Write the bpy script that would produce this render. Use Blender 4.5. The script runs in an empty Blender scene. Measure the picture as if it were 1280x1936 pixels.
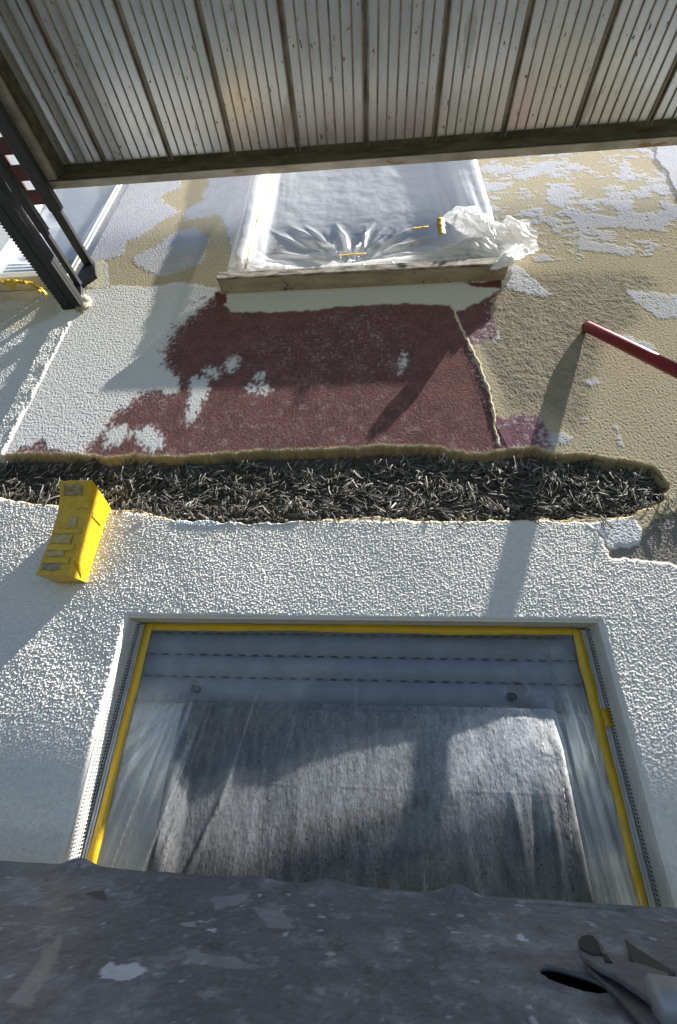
import bpy, bmesh, math, random
import numpy as np
from mathutils import Vector, Matrix

# ------------------------------------------------------------------ camera, sky, sun, exposure
scene = bpy.context.scene
COL = scene.collection
CAM_Y = -1.05                               # camera stands 1.05 m in front of the wall plane y = 0
F_PX = 768.0
RW = np.array([[0.9973, -0.0086, -0.0734], [0.0688, 0.4691, 0.8805], [0.0268, -0.8831, 0.4684]])   # camera axes (right, down, forward)
cam = bpy.data.cameras.new('camera')
cam.sensor_fit = 'VERTICAL'; cam.sensor_height = 36.0; cam.sensor_width = 36.0
cam.lens = F_PX / 1936.0 * 36.0
cam.clip_start = 0.02; cam.clip_end = 500
cam_ob = bpy.data.objects.new('camera', cam); COL.objects.link(cam_ob)
_q, _r = np.linalg.qr(RW); _q = _q * np.sign(np.diag(_r))
RO = _q
m3 = Matrix([[RO[i, 0], -RO[i, 1], -RO[i, 2]] for i in range(3)])
cam_ob.matrix_world = Matrix.Translation((0, CAM_Y, 0)) @ m3.to_4x4()
scene.camera = cam_ob

SUN_L = Vector((-5.4, 1.0, -8.06)).normalized()      # direction in which the sunlight travels: steep, grazing the wall from the right
world = bpy.data.worlds.new('World'); scene.world = world; world.use_nodes = True
wn = world.node_tree.nodes; wn.clear()
sky = wn.new('ShaderNodeTexSky'); sky.sky_type = 'NISHITA'; sky.sun_disc = False
sky.air_density = 0.6; sky.dust_density = 0.05; sky.ozone_density = 0.8
sky.sun_elevation = math.asin(-SUN_L.z)
sky.sun_rotation = math.atan2(-SUN_L.x, -SUN_L.y)
bg = wn.new('ShaderNodeBackground'); bg.inputs['Strength'].default_value = 0.05
wo = wn.new('ShaderNodeOutputWorld')
world.node_tree.links.new(sky.outputs[0], bg.inputs[0]); world.node_tree.links.new(bg.outputs[0], wo.inputs[0])
sun = bpy.data.lights.new('sun', 'SUN'); sun.energy = 5.0; sun.angle = math.radians(0.53); sun.color = (1.0, 0.955, 0.89)
sun_ob = bpy.data.objects.new('sun', sun); COL.objects.link(sun_ob)
sun_ob.location = (4, -1, 7)
sun_ob.rotation_euler = SUN_L.to_track_quat('-Z', 'Y').to_euler()
scene.view_settings.view_transform = 'Standard'; scene.view_settings.look = 'None'
scene.view_settings.gamma = 1.0; scene.view_settings.exposure = 1.6

rng = np.random.default_rng(7)
random.seed(7)

# ------------------------------------------------------------------ survey helpers: a sight line meets a real plane
def ray(px, py):
    return RO @ np.array([px - 640.0, py - 968.0, F_PX])
def wall(px, py, y=0.0):
    r = ray(px, py); t = (y - CAM_Y) / r[1]
    return (r[0] * t, r[2] * t)
def floor_pt(px, py, z):
    r = ray(px, py); t = z / r[2]
    return (r[0] * t, r[1] * t + CAM_Y)

# ------------------------------------------------------------------ object helpers
def tag(o, label=None, cat=None, group=None, kind=None):
    if label: o['label'] = label
    if cat: o['category'] = cat
    if group: o['group'] = group
    if kind: o['kind'] = kind
    return o
def empty(name, loc, label, cat, group=None):
    o = bpy.data.objects.new(name, None); COL.objects.link(o); o.location = loc
    o.empty_display_size = 0.05
    return tag(o, label, cat, group)
def link_mesh(name, me, mat, parent=None, smooth=True):
    o = bpy.data.objects.new(name, me); COL.objects.link(o)
    if mat is not None: me.materials.append(mat)
    if smooth and len(me.polygons):
        me.polygons.foreach_set('use_smooth', np.ones(len(me.polygons), dtype=bool))
    if parent is not None:
        o.parent = parent; o.location = -Vector(parent.location)     # meshes are modelled in place
    return o
def np_mesh(name, V, Q):
    me = bpy.data.meshes.new(name)
    V = np.ascontiguousarray(V, dtype=np.float32).reshape(-1, 3); Q = np.ascontiguousarray(Q, dtype=np.int32)
    me.vertices.add(len(V)); me.vertices.foreach_set('co', V.ravel())
    k = Q.shape[1]
    me.loops.add(Q.size); me.loops.foreach_set('vertex_index', Q.ravel())
    me.polygons.add(len(Q)); me.polygons.foreach_set('loop_start', np.arange(len(Q), dtype=np.int32) * k)
    me.update(calc_edges=True); me.validate()
    return me
def grid_quads(nr, nc, keep=None, flip=False):
    i = np.arange(nr * nc).reshape(nr, nc)
    a, b, c, d = i[:-1, :-1], i[:-1, 1:], i[1:, 1:], i[1:, :-1]
    Q = np.stack([a, b, c, d] if not flip else [a, d, c, b], axis=-1)
    if keep is not None: Q = Q[keep]
    return Q.reshape(-1, 4)
def set_color(me, C, name='paint'):
    at = me.color_attributes.new(name, 'FLOAT_COLOR', 'POINT')
    C4 = np.ones((len(C), 4), dtype=np.float32); C4[:, :3] = C
    at.data.foreach_set('color', C4.ravel())
class MB:
    def __init__(self): self.bm = bmesh.new()
    def box(self, x0, x1, y0, y1, z0, z1, bevel=0.0, rot=None, piv=None):
        b = bmesh.new(); bmesh.ops.create_cube(b, size=1.0)
        for v in b.verts:
            v.co = Vector(((x0 + x1) / 2 + v.co.x * (x1 - x0), (y0 + y1) / 2 + v.co.y * (y1 - y0), (z0 + z1) / 2 + v.co.z * (z1 - z0)))
        if bevel > 0:
            bmesh.ops.bevel(b, geom=b.edges[:], offset=bevel, segments=2, affect='EDGES', profile=0.5)
        if rot is not None:
            bmesh.ops.rotate(b, verts=b.verts[:], cent=piv, matrix=rot)
        self._merge(b); return self
    def _merge(self, b):
        t = bpy.data.meshes.new('tmp'); b.to_mesh(t); b.free(); self.bm.from_mesh(t); bpy.data.meshes.remove(t)
    def tube(self, pts, r, n=20, cap=True):
        pts = [Vector(p) for p in pts]; rings = []
        rr = r if isinstance(r, (list, tuple)) else [r] * len(pts)
        for i, p in enumerate(pts):
            d = (pts[min(i + 1, len(pts) - 1)] - pts[max(i - 1, 0)]).normalized()
            u = d.orthogonal().normalized() if i == 0 else (u - d * u.dot(d)).normalized()
            w = d.cross(u)
            rings.append([self.bm.verts.new(p + (u * math.cos(2 * math.pi * k / n) + w * math.sin(2 * math.pi * k / n)) * rr[i]) for k in range(n)])
        for a, b in zip(rings[:-1], rings[1:]):
            for k in range(n): self.bm.faces.new((a[k], a[(k + 1) % n], b[(k + 1) % n], b[k]))
        if cap:
            self.bm.faces.new(rings[0][::-1]); self.bm.faces.new(rings[-1])
        return self
    def prism(self, pts, d, bevel=0.0):
        """outline pts (3-D) pushed along vector d"""
        b = bmesh.new(); d = Vector(d)
        A = [b.verts.new(Vector(p)) for p in pts]; B = [b.verts.new(Vector(p) + d) for p in pts]
        b.faces.new(A[::-1]); b.faces.new(B)
        n = len(A)
        for i in range(n): b.faces.new((A[i], A[(i + 1) % n], B[(i + 1) % n], B[i]))
        bmesh.ops.recalc_face_normals(b, faces=b.faces[:])
        if bevel > 0: bmesh.ops.bevel(b, geom=b.edges[:], offset=bevel, segments=2, affect='EDGES', profile=0.5)
        self._merge(b); return self
    def build(self, name, mat, parent=None, smooth=False):
        me = bpy.data.meshes.new(name); self.bm.to_mesh(me); self.bm.free()
        return link_mesh(name, me, mat, parent, smooth)

# ------------------------------------------------------------------ numpy noise
def perlin(X, Z, cell, seed, cz=None):
    r = np.random.default_rng(seed); n = 256
    ang = r.random((n, n)) * 2 * np.pi; gx, gz = np.cos(ang).astype(np.float32), np.sin(ang).astype(np.float32)
    u = (X / cell + 1000.0); v = (Z / (cz or cell) + 1000.0)
    iu = np.floor(u).astype(np.int64); iv = np.floor(v).astype(np.int64)
    fu = (u - iu).astype(np.float32); fv = (v - iv).astype(np.float32)
    su = fu * fu * fu * (fu * (fu * 6 - 15) + 10); sv = fv * fv * fv * (fv * (fv * 6 - 15) + 10)
    def g(du, dv):
        a = (iu + du) % n; b = (iv + dv) % n
        return gx[a, b] * (fu - du) + gz[a, b] * (fv - dv)
    x0 = g(0, 0) * (1 - su) + g(1, 0) * su; x1 = g(0, 1) * (1 - su) + g(1, 1) * su
    return (x0 * (1 - sv) + x1 * sv) * 1.5
def fbm(X, Z, cell, seed, octv=4, gain=0.5, cz=None):
    s = 0; a = 1.0; t = 0
    for o in range(octv):
        s = s + a * perlin(X, Z, cell / 2 ** o, seed + 17 * o, (cz / 2 ** o) if cz else None); t += a; a *= gain
    return s / t * 1.4
def sstep(a, b, x):
    t = np.clip((x - a) / (b - a), 0, 1); return t * t * (3 - 2 * t)
def inpoly(X, Z, P):
    P = np.asarray(P); x0, z0 = P.min(0); x1, z1 = P.max(0)
    out = np.zeros(X.shape, dtype=bool)
    sel = (X >= x0) & (X <= x1) & (Z >= z0) & (Z <= z1)
    xs, zs = X[sel], Z[sel]; r = np.zeros(xs.shape, dtype=bool)
    for (ax, az), (bx, bz) in zip(P, np.roll(P, -1, axis=0)):
        if az == bz: continue
        c = ((az > zs) != (bz > zs)) & (xs < (bx - ax) * (zs - az) / (bz - az) + ax)
        r ^= c
    out[sel] = r; return out
def polydist(X, Z, pts):
    d = np.full(X.shape, 9.0)
    for (ax, az), (bx, bz) in zip(pts[:-1], pts[1:]):
        vx, vz = bx - ax, bz - az; L = vx * vx + vz * vz + 1e-12
        t = np.clip(((X - ax) * vx + (Z - az) * vz) / L, 0, 1)
        d = np.minimum(d, np.hypot(X - ax - t * vx, Z - az - t * vz))
    return d
def blur(M, k):
    M = M.astype(np.float32)
    for ax in (0, 1):
        for _ in range(2):
            P = np.pad(M, [(k + 1, k) if a == ax else (0, 0) for a in (0, 1)], mode='edge')
            C = np.cumsum(P, axis=ax, dtype=np.float64); n = 2 * k + 1
            M = ((C[n:] - C[:-n]) if ax == 0 else (C[:, n:] - C[:, :-n])) / n
            M = M.astype(np.float32)
    return M

# ------------------------------------------------------------------ materials
def new_mat(name):
    m = bpy.data.materials.new(name); m.use_nodes = True
    nt = m.node_tree; b = nt.nodes['Principled BSDF']
    return m, nt, b
def N(nt, t, **kw):
    n = nt.nodes.new(t)
    for k, v in kw.items():
        if k in n.inputs: n.inputs[k].default_value = v
        else: setattr(n, k, v)
    return n
def mottled(name, c0, c1, rough=0.7, scale=20.0, metallic=0.0, stretch=(1, 1, 1), bump=0.0, bscale=200.0, spots=None, lo=0.3, hi=0.7, rough2=None, spec=0.5):
    m, nt, b = new_mat(name); L = nt.links.new
    tc = N(nt, 'ShaderNodeTexCoord'); mp = N(nt, 'ShaderNodeMapping'); mp.inputs['Scale'].default_value = stretch
    L(tc.outputs['Object'], mp.inputs[0])
    nz = N(nt, 'ShaderNodeTexNoise', Scale=scale, Detail=7.0, Roughness=0.62); L(mp.outputs[0], nz.inputs['Vector'])
    cr = N(nt, 'ShaderNodeValToRGB'); cr.color_ramp.elements[0].position = lo; cr.color_ramp.elements[1].position = hi
    cr.color_ramp.elements[0].color = (*c0, 1); cr.color_ramp.elements[1].color = (*c1, 1)
    L(nz.outputs['Fac'], cr.inputs[0]); out = cr.outputs[0]
    for sc, th, col, strch in (spots or []):
        mp2 = N(nt, 'ShaderNodeMapping'); mp2.inputs['Scale'].default_value = strch; L(tc.outputs['Object'], mp2.inputs[0])
        n2 = N(nt, 'ShaderNodeTexNoise', Scale=sc, Detail=5.0, Roughness=0.6); L(mp2.outputs[0], n2.inputs['Vector'])
        r2 = N(nt, 'ShaderNodeValToRGB'); r2.color_ramp.elements[0].position = th; r2.color_ramp.elements[1].position = th + 0.035
        L(n2.outputs['Fac'], r2.inputs[0])
        mx = N(nt, 'ShaderNodeMix', data_type='RGBA'); L(r2.outputs[0], mx.inputs[0]); L(out, mx.inputs[6]); mx.inputs[7].default_value = (*col, 1)
        out = mx.outputs[2]
    L(out, b.inputs['Base Color'])
    b.inputs['Roughness'].default_value = rough; b.inputs['Metallic'].default_value = metallic
    b.inputs['Specular IOR Level'].default_value = spec
    if rough2 is not None:
        mr = N(nt, 'ShaderNodeMapRange'); mr.inputs['To Min'].default_value = rough; mr.inputs['To Max'].default_value = rough2
        L(nz.outputs['Fac'], mr.inputs['Value']); L(mr.outputs[0], b.inputs['Roughness'])
    if bump > 0:
        nb = N(nt, 'ShaderNodeTexNoise', Scale=bscale, Detail=4.0); L(mp.outputs[0], nb.inputs['Vector'])
        bp = N(nt, 'ShaderNodeBump', Strength=bump, Distance=0.002); L(nb.outputs['Fac'], bp.inputs['Height']); L(bp.outputs[0], b.inputs['Normal'])
    return m
def attr_mat(name, rough=0.85, mott=0.18, scale=90.0, bump=0.25, bscale=420.0, spec=0.3, metallic=0.0):
    m, nt, b = new_mat(name); L = nt.links.new
    at = N(nt, 'ShaderNodeVertexColor', layer_name='paint')
    tc = N(nt, 'ShaderNodeTexCoord')
    nz = N(nt, 'ShaderNodeTexNoise', Scale=scale, Detail=8.0, Roughness=0.7); L(tc.outputs['Object'], nz.inputs['Vector'])
    mr = N(nt, 'ShaderNodeMapRange'); mr.inputs['From Min'].default_value = 0.25; mr.inputs['From Max'].default_value = 0.75
    mr.inputs['To Min'].default_value = 1 - mott; mr.inputs['To Max'].default_value = 1 + mott * 0.6
    L(nz.outputs['Fac'], mr.inputs['Value'])
    mx = N(nt, 'ShaderNodeVectorMath', operation='SCALE'); L(at.outputs[0], mx.inputs[0]); L(mr.outputs[0], mx.inputs['Scale'])
    L(mx.outputs[0], b.inputs['Base Color'])
    b.inputs['Roughness'].default_value = rough; b.inputs['Specular IOR Level'].default_value = spec; b.inputs['Metallic'].default_value = metallic
    if bump > 0:
        nb = N(nt, 'ShaderNodeTexNoise', Scale=bscale, Detail=3.0); L(tc.outputs['Object'], nb.inputs['Vector'])
        bp = N(nt, 'ShaderNodeBump', Strength=bump, Distance=0.0008); L(nb.outputs['Fac'], bp.inputs['Height']); L(bp.outputs[0], b.inputs['Normal'])
    return m
def film_mat(name, haze=0.2, gloss=0.1, col=(0.9, 0.92, 0.95), rough=0.22, edge=0.35, trans=0.5, veil=False):
    m = bpy.data.materials.new(name); m.use_nodes = True; nt = m.node_tree; nt.nodes.clear(); L = nt.links.new
    o = N(nt, 'ShaderNodeOutputMaterial'); tr = N(nt, 'ShaderNodeBsdfTransparent'); tr.inputs[0].default_value = (0.97, 0.98, 1, 1)
    df = N(nt, 'ShaderNodeBsdfDiffuse'); df.inputs[0].default_value = (*col, 1)
    tl = N(nt, 'ShaderNodeBsdfTranslucent'); tl.inputs[0].default_value = (*col, 1)
    gl = N(nt, 'ShaderNodeBsdfGlossy'); gl.inputs['Roughness'].default_value = rough
    m1 = N(nt, 'ShaderNodeMixShader'); m1.inputs[0].default_value = trans; L(df.outputs[0], m1.inputs[1]); L(tl.outputs[0], m1.inputs[2])
    m2 = N(nt, 'ShaderNodeMixShader'); m2.inputs[0].default_value = gloss; L(m1.outputs[0], m2.inputs[1]); L(gl.outputs[0], m2.inputs[2])
    lw = N(nt, 'ShaderNodeLayerWeight', Blend=0.35)
    tc = N(nt, 'ShaderNodeTexCoord'); nz = N(nt, 'ShaderNodeTexNoise', Scale=9.0, Detail=5.0); L(tc.outputs['Object'], nz.inputs['Vector'])
    ma = N(nt, 'ShaderNodeMath', operation='MULTIPLY_ADD'); L(lw.outputs['Facing'], ma.inputs[0]); ma.inputs[1].default_value = edge; ma.inputs[2].default_value = haze - 0.06
    mb = N(nt, 'ShaderNodeMath', operation='MULTIPLY_ADD'); L(nz.outputs['Fac'], mb.inputs[0]); mb.inputs[1].default_value = 0.12; L(ma.outputs[0], mb.inputs[2]); mb.use_clamp = True
    if veil:
        va = N(nt, 'ShaderNodeVertexColor', layer_name='paint'); ad = N(nt, 'ShaderNodeMath', operation='ADD', use_clamp=True); L(va.outputs[0], ad.inputs[0]); L(mb.outputs[0], ad.inputs[1]); mb = ad
    m3_ = N(nt, 'ShaderNodeMixShader'); L(mb.outputs[0], m3_.inputs[0]); L(tr.outputs[0], m3_.inputs[1]); L(m2.outputs[0], m3_.inputs[2])
    L(m3_.outputs[0], o.inputs[0])
    return m
def plain(name, c, rough=0.5, metallic=0.0, spec=0.5):
    return mottled(name, tuple(x * 0.85 for x in c), tuple(min(1, x * 1.12) for x in c), rough, 25.0, metallic, spec=spec)

M_WALL = attr_mat('painted render', 1.0, 0.18, 140.0, 0.45, 420.0, 0.04)
M_WHITE = mottled('white render plain', (0.66, 0.66, 0.65), (0.78, 0.78, 0.77), 0.9, 30, bump=0.6, bscale=150)
M_PLASTER = mottled('smooth reveal plaster', (0.62, 0.61, 0.57), (0.75, 0.74, 0.70), 0.9, 18, bump=0.4, bscale=180)
M_FIBRE = attr_mat('wood wool fibre', 0.8, 0.25, 300.0, 0.0)
M_SILL = mottled('dirty stone sill', (0.34, 0.27, 0.19), (0.62, 0.53, 0.40), 0.75, 14, stretch=(0.5, 2, 3), bump=0.3, bscale=160, spots=[(38, 0.62, (0.13, 0.11, 0.09), (1, 1, 2))])
M_SILLEDGE = mottled('grimy sill edge', (0.14, 0.12, 0.10), (0.55, 0.50, 0.44), 0.8, 30, stretch=(0.6, 2, 2), bump=0.4, bscale=160, lo=0.38, hi=0.6)
M_ALU = mottled('weathered aluminium sheet', (0.74, 0.745, 0.755), (0.92, 0.92, 0.925), 0.14, 10, metallic=0.62, stretch=(3, 0.8, 1), rough2=0.28,
                spots=[(70, 0.655, (0.12, 0.09, 0.06), (1, 0.45, 1)), (6, 0.63, (0.62, 0.61, 0.59), (2, 0.7, 1)), (38, 0.67, (0.30, 0.26, 0.20), (1, 0.6, 1))], bump=0.03, bscale=60)
M_RIB = mottled('grimy rib', (0.16, 0.135, 0.105), (0.46, 0.42, 0.36), 0.5, 30, metallic=0.5, stretch=(1, 0.5, 1), lo=0.3, hi=0.75)
M_BEAM = mottled('stained aluminium beam', (0.30, 0.27, 0.215), (0.62, 0.58, 0.50), 0.45, 11, metallic=0.4, stretch=(0.8, 2, 2), bump=0.15, bscale=120, spots=[(7, 0.62, (0.36, 0.22, 0.10), (0.5, 2, 2))])
M_GRIME = mottled('mossy inner flange', (0.045, 0.045, 0.03), (0.17, 0.155, 0.11), 0.8, 16, metallic=0.2, stretch=(0.7, 2, 2))
M_RED = mottled('red painted steel', (0.17, 0.008, 0.012), (0.26, 0.014, 0.02), 0.32, 14, spec=0.5)
M_REDOLD = mottled('old red painted steel', (0.05, 0.004, 0.006), (0.11, 0.010, 0.012), 0.5, 14, spots=[(30, 0.68, (0.4, 0.25, 0.2), (1, 1, 1))])
M_BLACK = mottled('black steel', (0.005, 0.005, 0.006), (0.012, 0.012, 0.013), 0.5, 30)
M_BLACK2 = mottled('dark grey aluminium', (0.012, 0.012, 0.013), (0.024, 0.024, 0.025), 0.4, 30)
M_YELLOW = mottled('yellow adhesive tape', (0.60, 0.37, 0.012), (0.72, 0.47, 0.02), 0.42, 22, bump=0.5, bscale=70)
M_YELLOWD = mottled('yellow tape with bare patches', (0.54, 0.33, 0.012), (0.70, 0.46, 0.02), 0.42, 40, bump=0.9, bscale=60)
M_RUBBER = plain('dark rubber', (0.02, 0.02, 0.022), 0.6)
M_PVC = plain('white pvc', (0.62, 0.63, 0.64), 0.35)
M_SHUT = mottled('grey shutter slat', (0.17, 0.185, 0.205), (0.23, 0.245, 0.27), 0.5, 20)
M_SLOT = plain('dark slot', (0.01, 0.01, 0.012), 0.8)
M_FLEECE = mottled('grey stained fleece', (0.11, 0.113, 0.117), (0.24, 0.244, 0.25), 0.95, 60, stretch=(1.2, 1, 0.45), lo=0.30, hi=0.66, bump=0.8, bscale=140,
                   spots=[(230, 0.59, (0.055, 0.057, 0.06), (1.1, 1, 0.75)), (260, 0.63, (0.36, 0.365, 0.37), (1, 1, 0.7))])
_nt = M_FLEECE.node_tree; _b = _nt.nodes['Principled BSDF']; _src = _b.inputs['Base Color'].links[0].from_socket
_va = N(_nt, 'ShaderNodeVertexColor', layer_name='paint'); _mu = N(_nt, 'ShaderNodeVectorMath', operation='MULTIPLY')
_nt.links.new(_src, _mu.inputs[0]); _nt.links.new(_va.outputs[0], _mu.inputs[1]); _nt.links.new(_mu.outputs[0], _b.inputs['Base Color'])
M_PANE = plain('window glass backing', (0.08, 0.085, 0.10), 0.08)
M_FRAMEW = plain('white window frame', (0.66, 0.66, 0.64), 0.45)
M_FILM = film_mat('thin clear film', 0.065, 0.30, (0.84, 0.86, 0.89), 0.16, 0.10, 0.45, True)
M_FILMU = film_mat('milky blue film', 0.60, 0.22, (0.92, 0.94, 0.97), 0.17, 0.25, 0.35)
M_BAG = film_mat('crumpled white film', 0.92, 0.10, (0.95, 0.95, 0.96), 0.3, 0.1, 0.55)
M_DECK = attr_mat('dark worn deck', 0.5, 0.22, 40.0, 0.35, 250.0, 0.45, 0.0)
M_STEEL = mottled('grey latch steel', (0.13, 0.13, 0.13), (0.24, 0.235, 0.23), 0.5, 30, metallic=0.4, bump=0.2, bscale=150)
M_STEELL = mottled('pale tube steel', (0.38, 0.38, 0.36), (0.52, 0.51, 0.49), 0.45, 30, metallic=0.4, bump=0.1, bscale=150)
M_GROUND = mottled('ground', (0.035, 0.04, 0.025), (0.07, 0.075, 0.05), 0.95, 2.0, bump=0.3, bscale=30)

# ------------------------------------------------------------------ ground
g = MB(); g.box(-150, 150, -150, 150, -4.2, -4.0)
tag(g.build('ground', M_GROUND), kind='structure')

# ------------------------------------------------------------------ the house wall
house = empty('house_facade', (0, 0, -4.0), 'house wall of white, maroon and beige peeling render with a torn strip of wood wool', 'house')
WX0, WX1, WZT = -0.643, 0.562, 0.245              # lower window opening
UX0, UX1, UZ0, UZT = -0.555, 0.540, 1.640, 3.90     # upper window opening
LX1, LZ0 = -1.379, 1.770                            # left window opening (its right edge and sill height)
DX0, DX1, DZ0, DZ1 = -1.80, 1.62, -0.42, 2.78
def axis(a, b, step, fixed):
    pts = [a, b] + [f for f in fixed if a < f < b]; pts = sorted(set(pts)); out = []
    for p, q in zip(pts[:-1], pts[1:]):
        n = max(1, int(round((q - p) / step))); out.append(np.linspace(p, q, n, endpoint=False))
    return np.concatenate(out + [np.array([b])])
xs = axis(DX0, DX1, 0.0017, [WX0, WX1, UX0, UX1, LX1])
zs = np.concatenate([axis(DZ0, 0.7, 0.0016, [WZT])[:-1], axis(0.7, DZ1, 0.0027, [UZ0, LZ0])])
X, Z = np.meshgrid(xs, zs)
PW = lambda pts: [wall(*p) for p in pts]
# ragged coordinates for torn paint edges
wx = 0.012 * fbm(X, Z, 0.045, 11, 4, 0.62); wz = 0.012 * fbm(X, Z, 0.045, 12, 4, 0.62)
XR, ZR = X + wx, Z + wz
wx2 = 0.009 * fbm(X, Z, 0.04, 13, 5, 0.62); XS, ZS = X + wx2, Z + 0.011 * fbm(X, Z, 0.045, 14, 5, 0.62)
g5 = perlin(X, Z, 0.0062, 21); g4 = perlin(X, Z, 0.0042, 22); g9 = perlin(X, Z, 0.0076, 23); g20 = perlin(X, Z, 0.028, 24)
big = fbm(X, Z, 0.30, 31, 5); mid = fbm(X, Z, 0.07, 32, 5, 0.6); fine = fbm(X, Z, 0.012, 33, 3)
stri = perlin(X, Z, 0.045, 41, 0.0065)

NR1 = 0.75 * fbm(X, Z, 0.040, 301, 6, 0.74) + 0.35 * fbm(X, Z, 0.010, 303, 3, 0.7); NR2 = fbm(X * 0.8, Z * 1.2, 0.022, 302, 5, 0.7)
NR3 = fbm(X, Z, 0.016, 304, 5, 0.72)
def rag(pts, k=9, amp=0.55, bias=0.5, nz=None):
    m = blur(inpoly(XR, ZR, PW(pts) if not isinstance(pts, np.ndarray) else pts), k)
    return (m + amp * (NR1 if nz is None else nz) * (0.25 + 3.0 * m * (1 - m))) > bias
band_poly = PW([(-60, 868), (0, 866), (30, 860), (90, 862), (150, 861), (210, 870), (245, 864), (330, 868), (425, 860), (500, 855), (640, 852), (715, 847), (805, 845), (860, 857), (920, 865),
                (960, 853), (1010, 850), (1055, 860), (1115, 865), (1180, 872), (1240, 885), (1262, 915), (1250, 945), (1232, 958), (1205, 963), (1190, 975), (1120, 979), (1020, 980),
                (940, 983), (790, 983), (715, 975), (640, 980), (560, 987), (470, 990), (400, 985), (331, 983), (287, 972), (266, 962), (212, 963), (116, 954), (72, 951), (31, 950), (0, 940), (-60, 935)])
band = blur(inpoly(XS, ZS, band_poly), 1)
bandw = blur(inpoly(XS, ZS, band_poly), 4)
# the lower, white scratch render begins under the band
low_poly = PW([(-400, 935), (0, 945), (212, 965), (287, 975), (400, 985), (640, 985), (1020, 985), (1110, 990), (1140, 1020), (1152, 1052), (1200, 1058), (1290, 1066), (1500, 1085)]) + [(1.6, -0.6), (-2, -0.6)]
low = blur(inpoly(XS, ZS, low_poly), 1)
upper = 1 - low
# maroon field
mar_poly = PW([(418, 548), (470, 560), (700, 560), (955, 538), (948, 552), (925, 575), (940, 612), (935, 640), (905, 650), (883, 640), (885, 648), (905, 690), (925, 740), (935, 790), (985, 782), (1030, 790), (1043, 850), (960, 875),
               (800, 880), (400, 885), (170, 885), (150, 858), (185, 830), (208, 790), (240, 768), (265, 740), (292, 735), (335, 750), (345, 722), (322, 700), (308, 690), (318, 655), (340, 618), (370, 590), (405, 560)])
mar = rag(np.array(mar_poly), 12, 0.75) | inpoly(XR, ZR, PW([(30, 870), (38, 845), (55, 848), (80, 828), (92, 850), (150, 858), (150, 880), (30, 880)]))
# flecks of maroon on the white side and flecks of white on the maroon side
fl = fbm(X, Z, 0.05, 51, 5, 0.65)
soft = blur(mar, 14)
mar = mar | ((fl + 0.5 * NR2 > 0.34) & (soft > 0.004)) & inpoly(X, Z, PW([(255, 690), (270, 640), (245, 590), (290, 565), (400, 560), (420, 760), (345, 740), (330, 700)]))
fl2 = fbm(X, Z, 0.035, 52, 5, 0.7)
wspots = np.zeros(X.shape, bool)
for P, th in (([(360, 715), (385, 712), (398, 730), (385, 760), (368, 795), (352, 808), (356, 760)], -0.15), ([(250, 812), (290, 805), (315, 840), (290, 858), (262, 838)], -0.1), ([(385, 695), (418, 700), (415, 712), (388, 712)], -0.5),
              ([(462, 730), (510, 728), (512, 742), (470, 742)], -0.3), ([(425, 682), (452, 672), (448, 700), (430, 706)], -0.2), ([(195, 815), (240, 800), (245, 830), (200, 845)], 0.0), ([(755, 690), (768, 655), (766, 690), (757, 712)], -0.3),
              ([(480, 710), (500, 705), (497, 722), (485, 722)], -0.2)):
    wspots |= rag(P, 6, 1.9, 0.47, NR3)
dust = sstep(0.15, 0.5, 0.6 * fine + 0.5 * fl2 + 0.3 * mid)
scuff = np.clip(sstep(0.05, 0.65, 0.45 * fl2 + 0.55 * fine + 0.35 * fbm(X, Z, 0.006, 406, 2) + 0.3 * mid) * 1.2, 0, 1) * blur(inpoly(X, Z, PW([(430, 640), (560, 620), (650, 590), (740, 600), (770, 640), (735, 725), (600, 728), (500, 700)])), 30)
scuff2 = (sstep(0.15, 0.6, fl2) * 0.40 + 0.15 * (fine > 0.35) * sstep(-0.3, 0.3, mid)) * blur(inpoly(X, Z, PW([(300, 760), (560, 740), (900, 780), (900, 860), (180, 870)])), 30)
# pale painted strip under the sill
strip_poly = PW([(413, 545), (960, 518), (948, 545), (905, 572), (862, 590), (850, 577), (740, 574), (640, 580), (600, 586), (520, 590), (436, 590), (424, 575)])
strip = inpoly(XS, ZS, strip_poly)
# white coat left of the maroon
wh_poly = PW([(160, 548), (240, 540), (275, 545), (340, 532), (420, 548), (420, 600), (430, 760), (400, 885), (-60, 885), (-60, 600), (100, 600)])
wcoat = rag(np.array(wh_poly), 8, 0.6)
# lilac remains over the beige undercoat, upper left
lil = np.zeros(X.shape, bool)
for P in ([(205, 330), (330, 330), (345, 352), (300, 372), (322, 392), (345, 400), (300, 420), (270, 445), (240, 455), (232, 482), (205, 490), (160, 500), (165, 450), (200, 405), (185, 400)],
          [(330, 440), (365, 430), (395, 450), (380, 500), (300, 525), (262, 505), (245, 488), (290, 470)], [(390, 330), (480, 330), (470, 420), (440, 500), (425, 420), (400, 400), (380, 370), (395, 350)],
          [(345, 400), (390, 375), (420, 380), (400, 410), (350, 418)]):
    lil |= rag(P, 7, 1.1, 0.5, 0.6 * NR1 + 0.75 * NR3)
lil |= inpoly(XS, ZS, PW([(165, 505), (185, 490), (203, 500), (205, 545), (160, 545)]))
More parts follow.
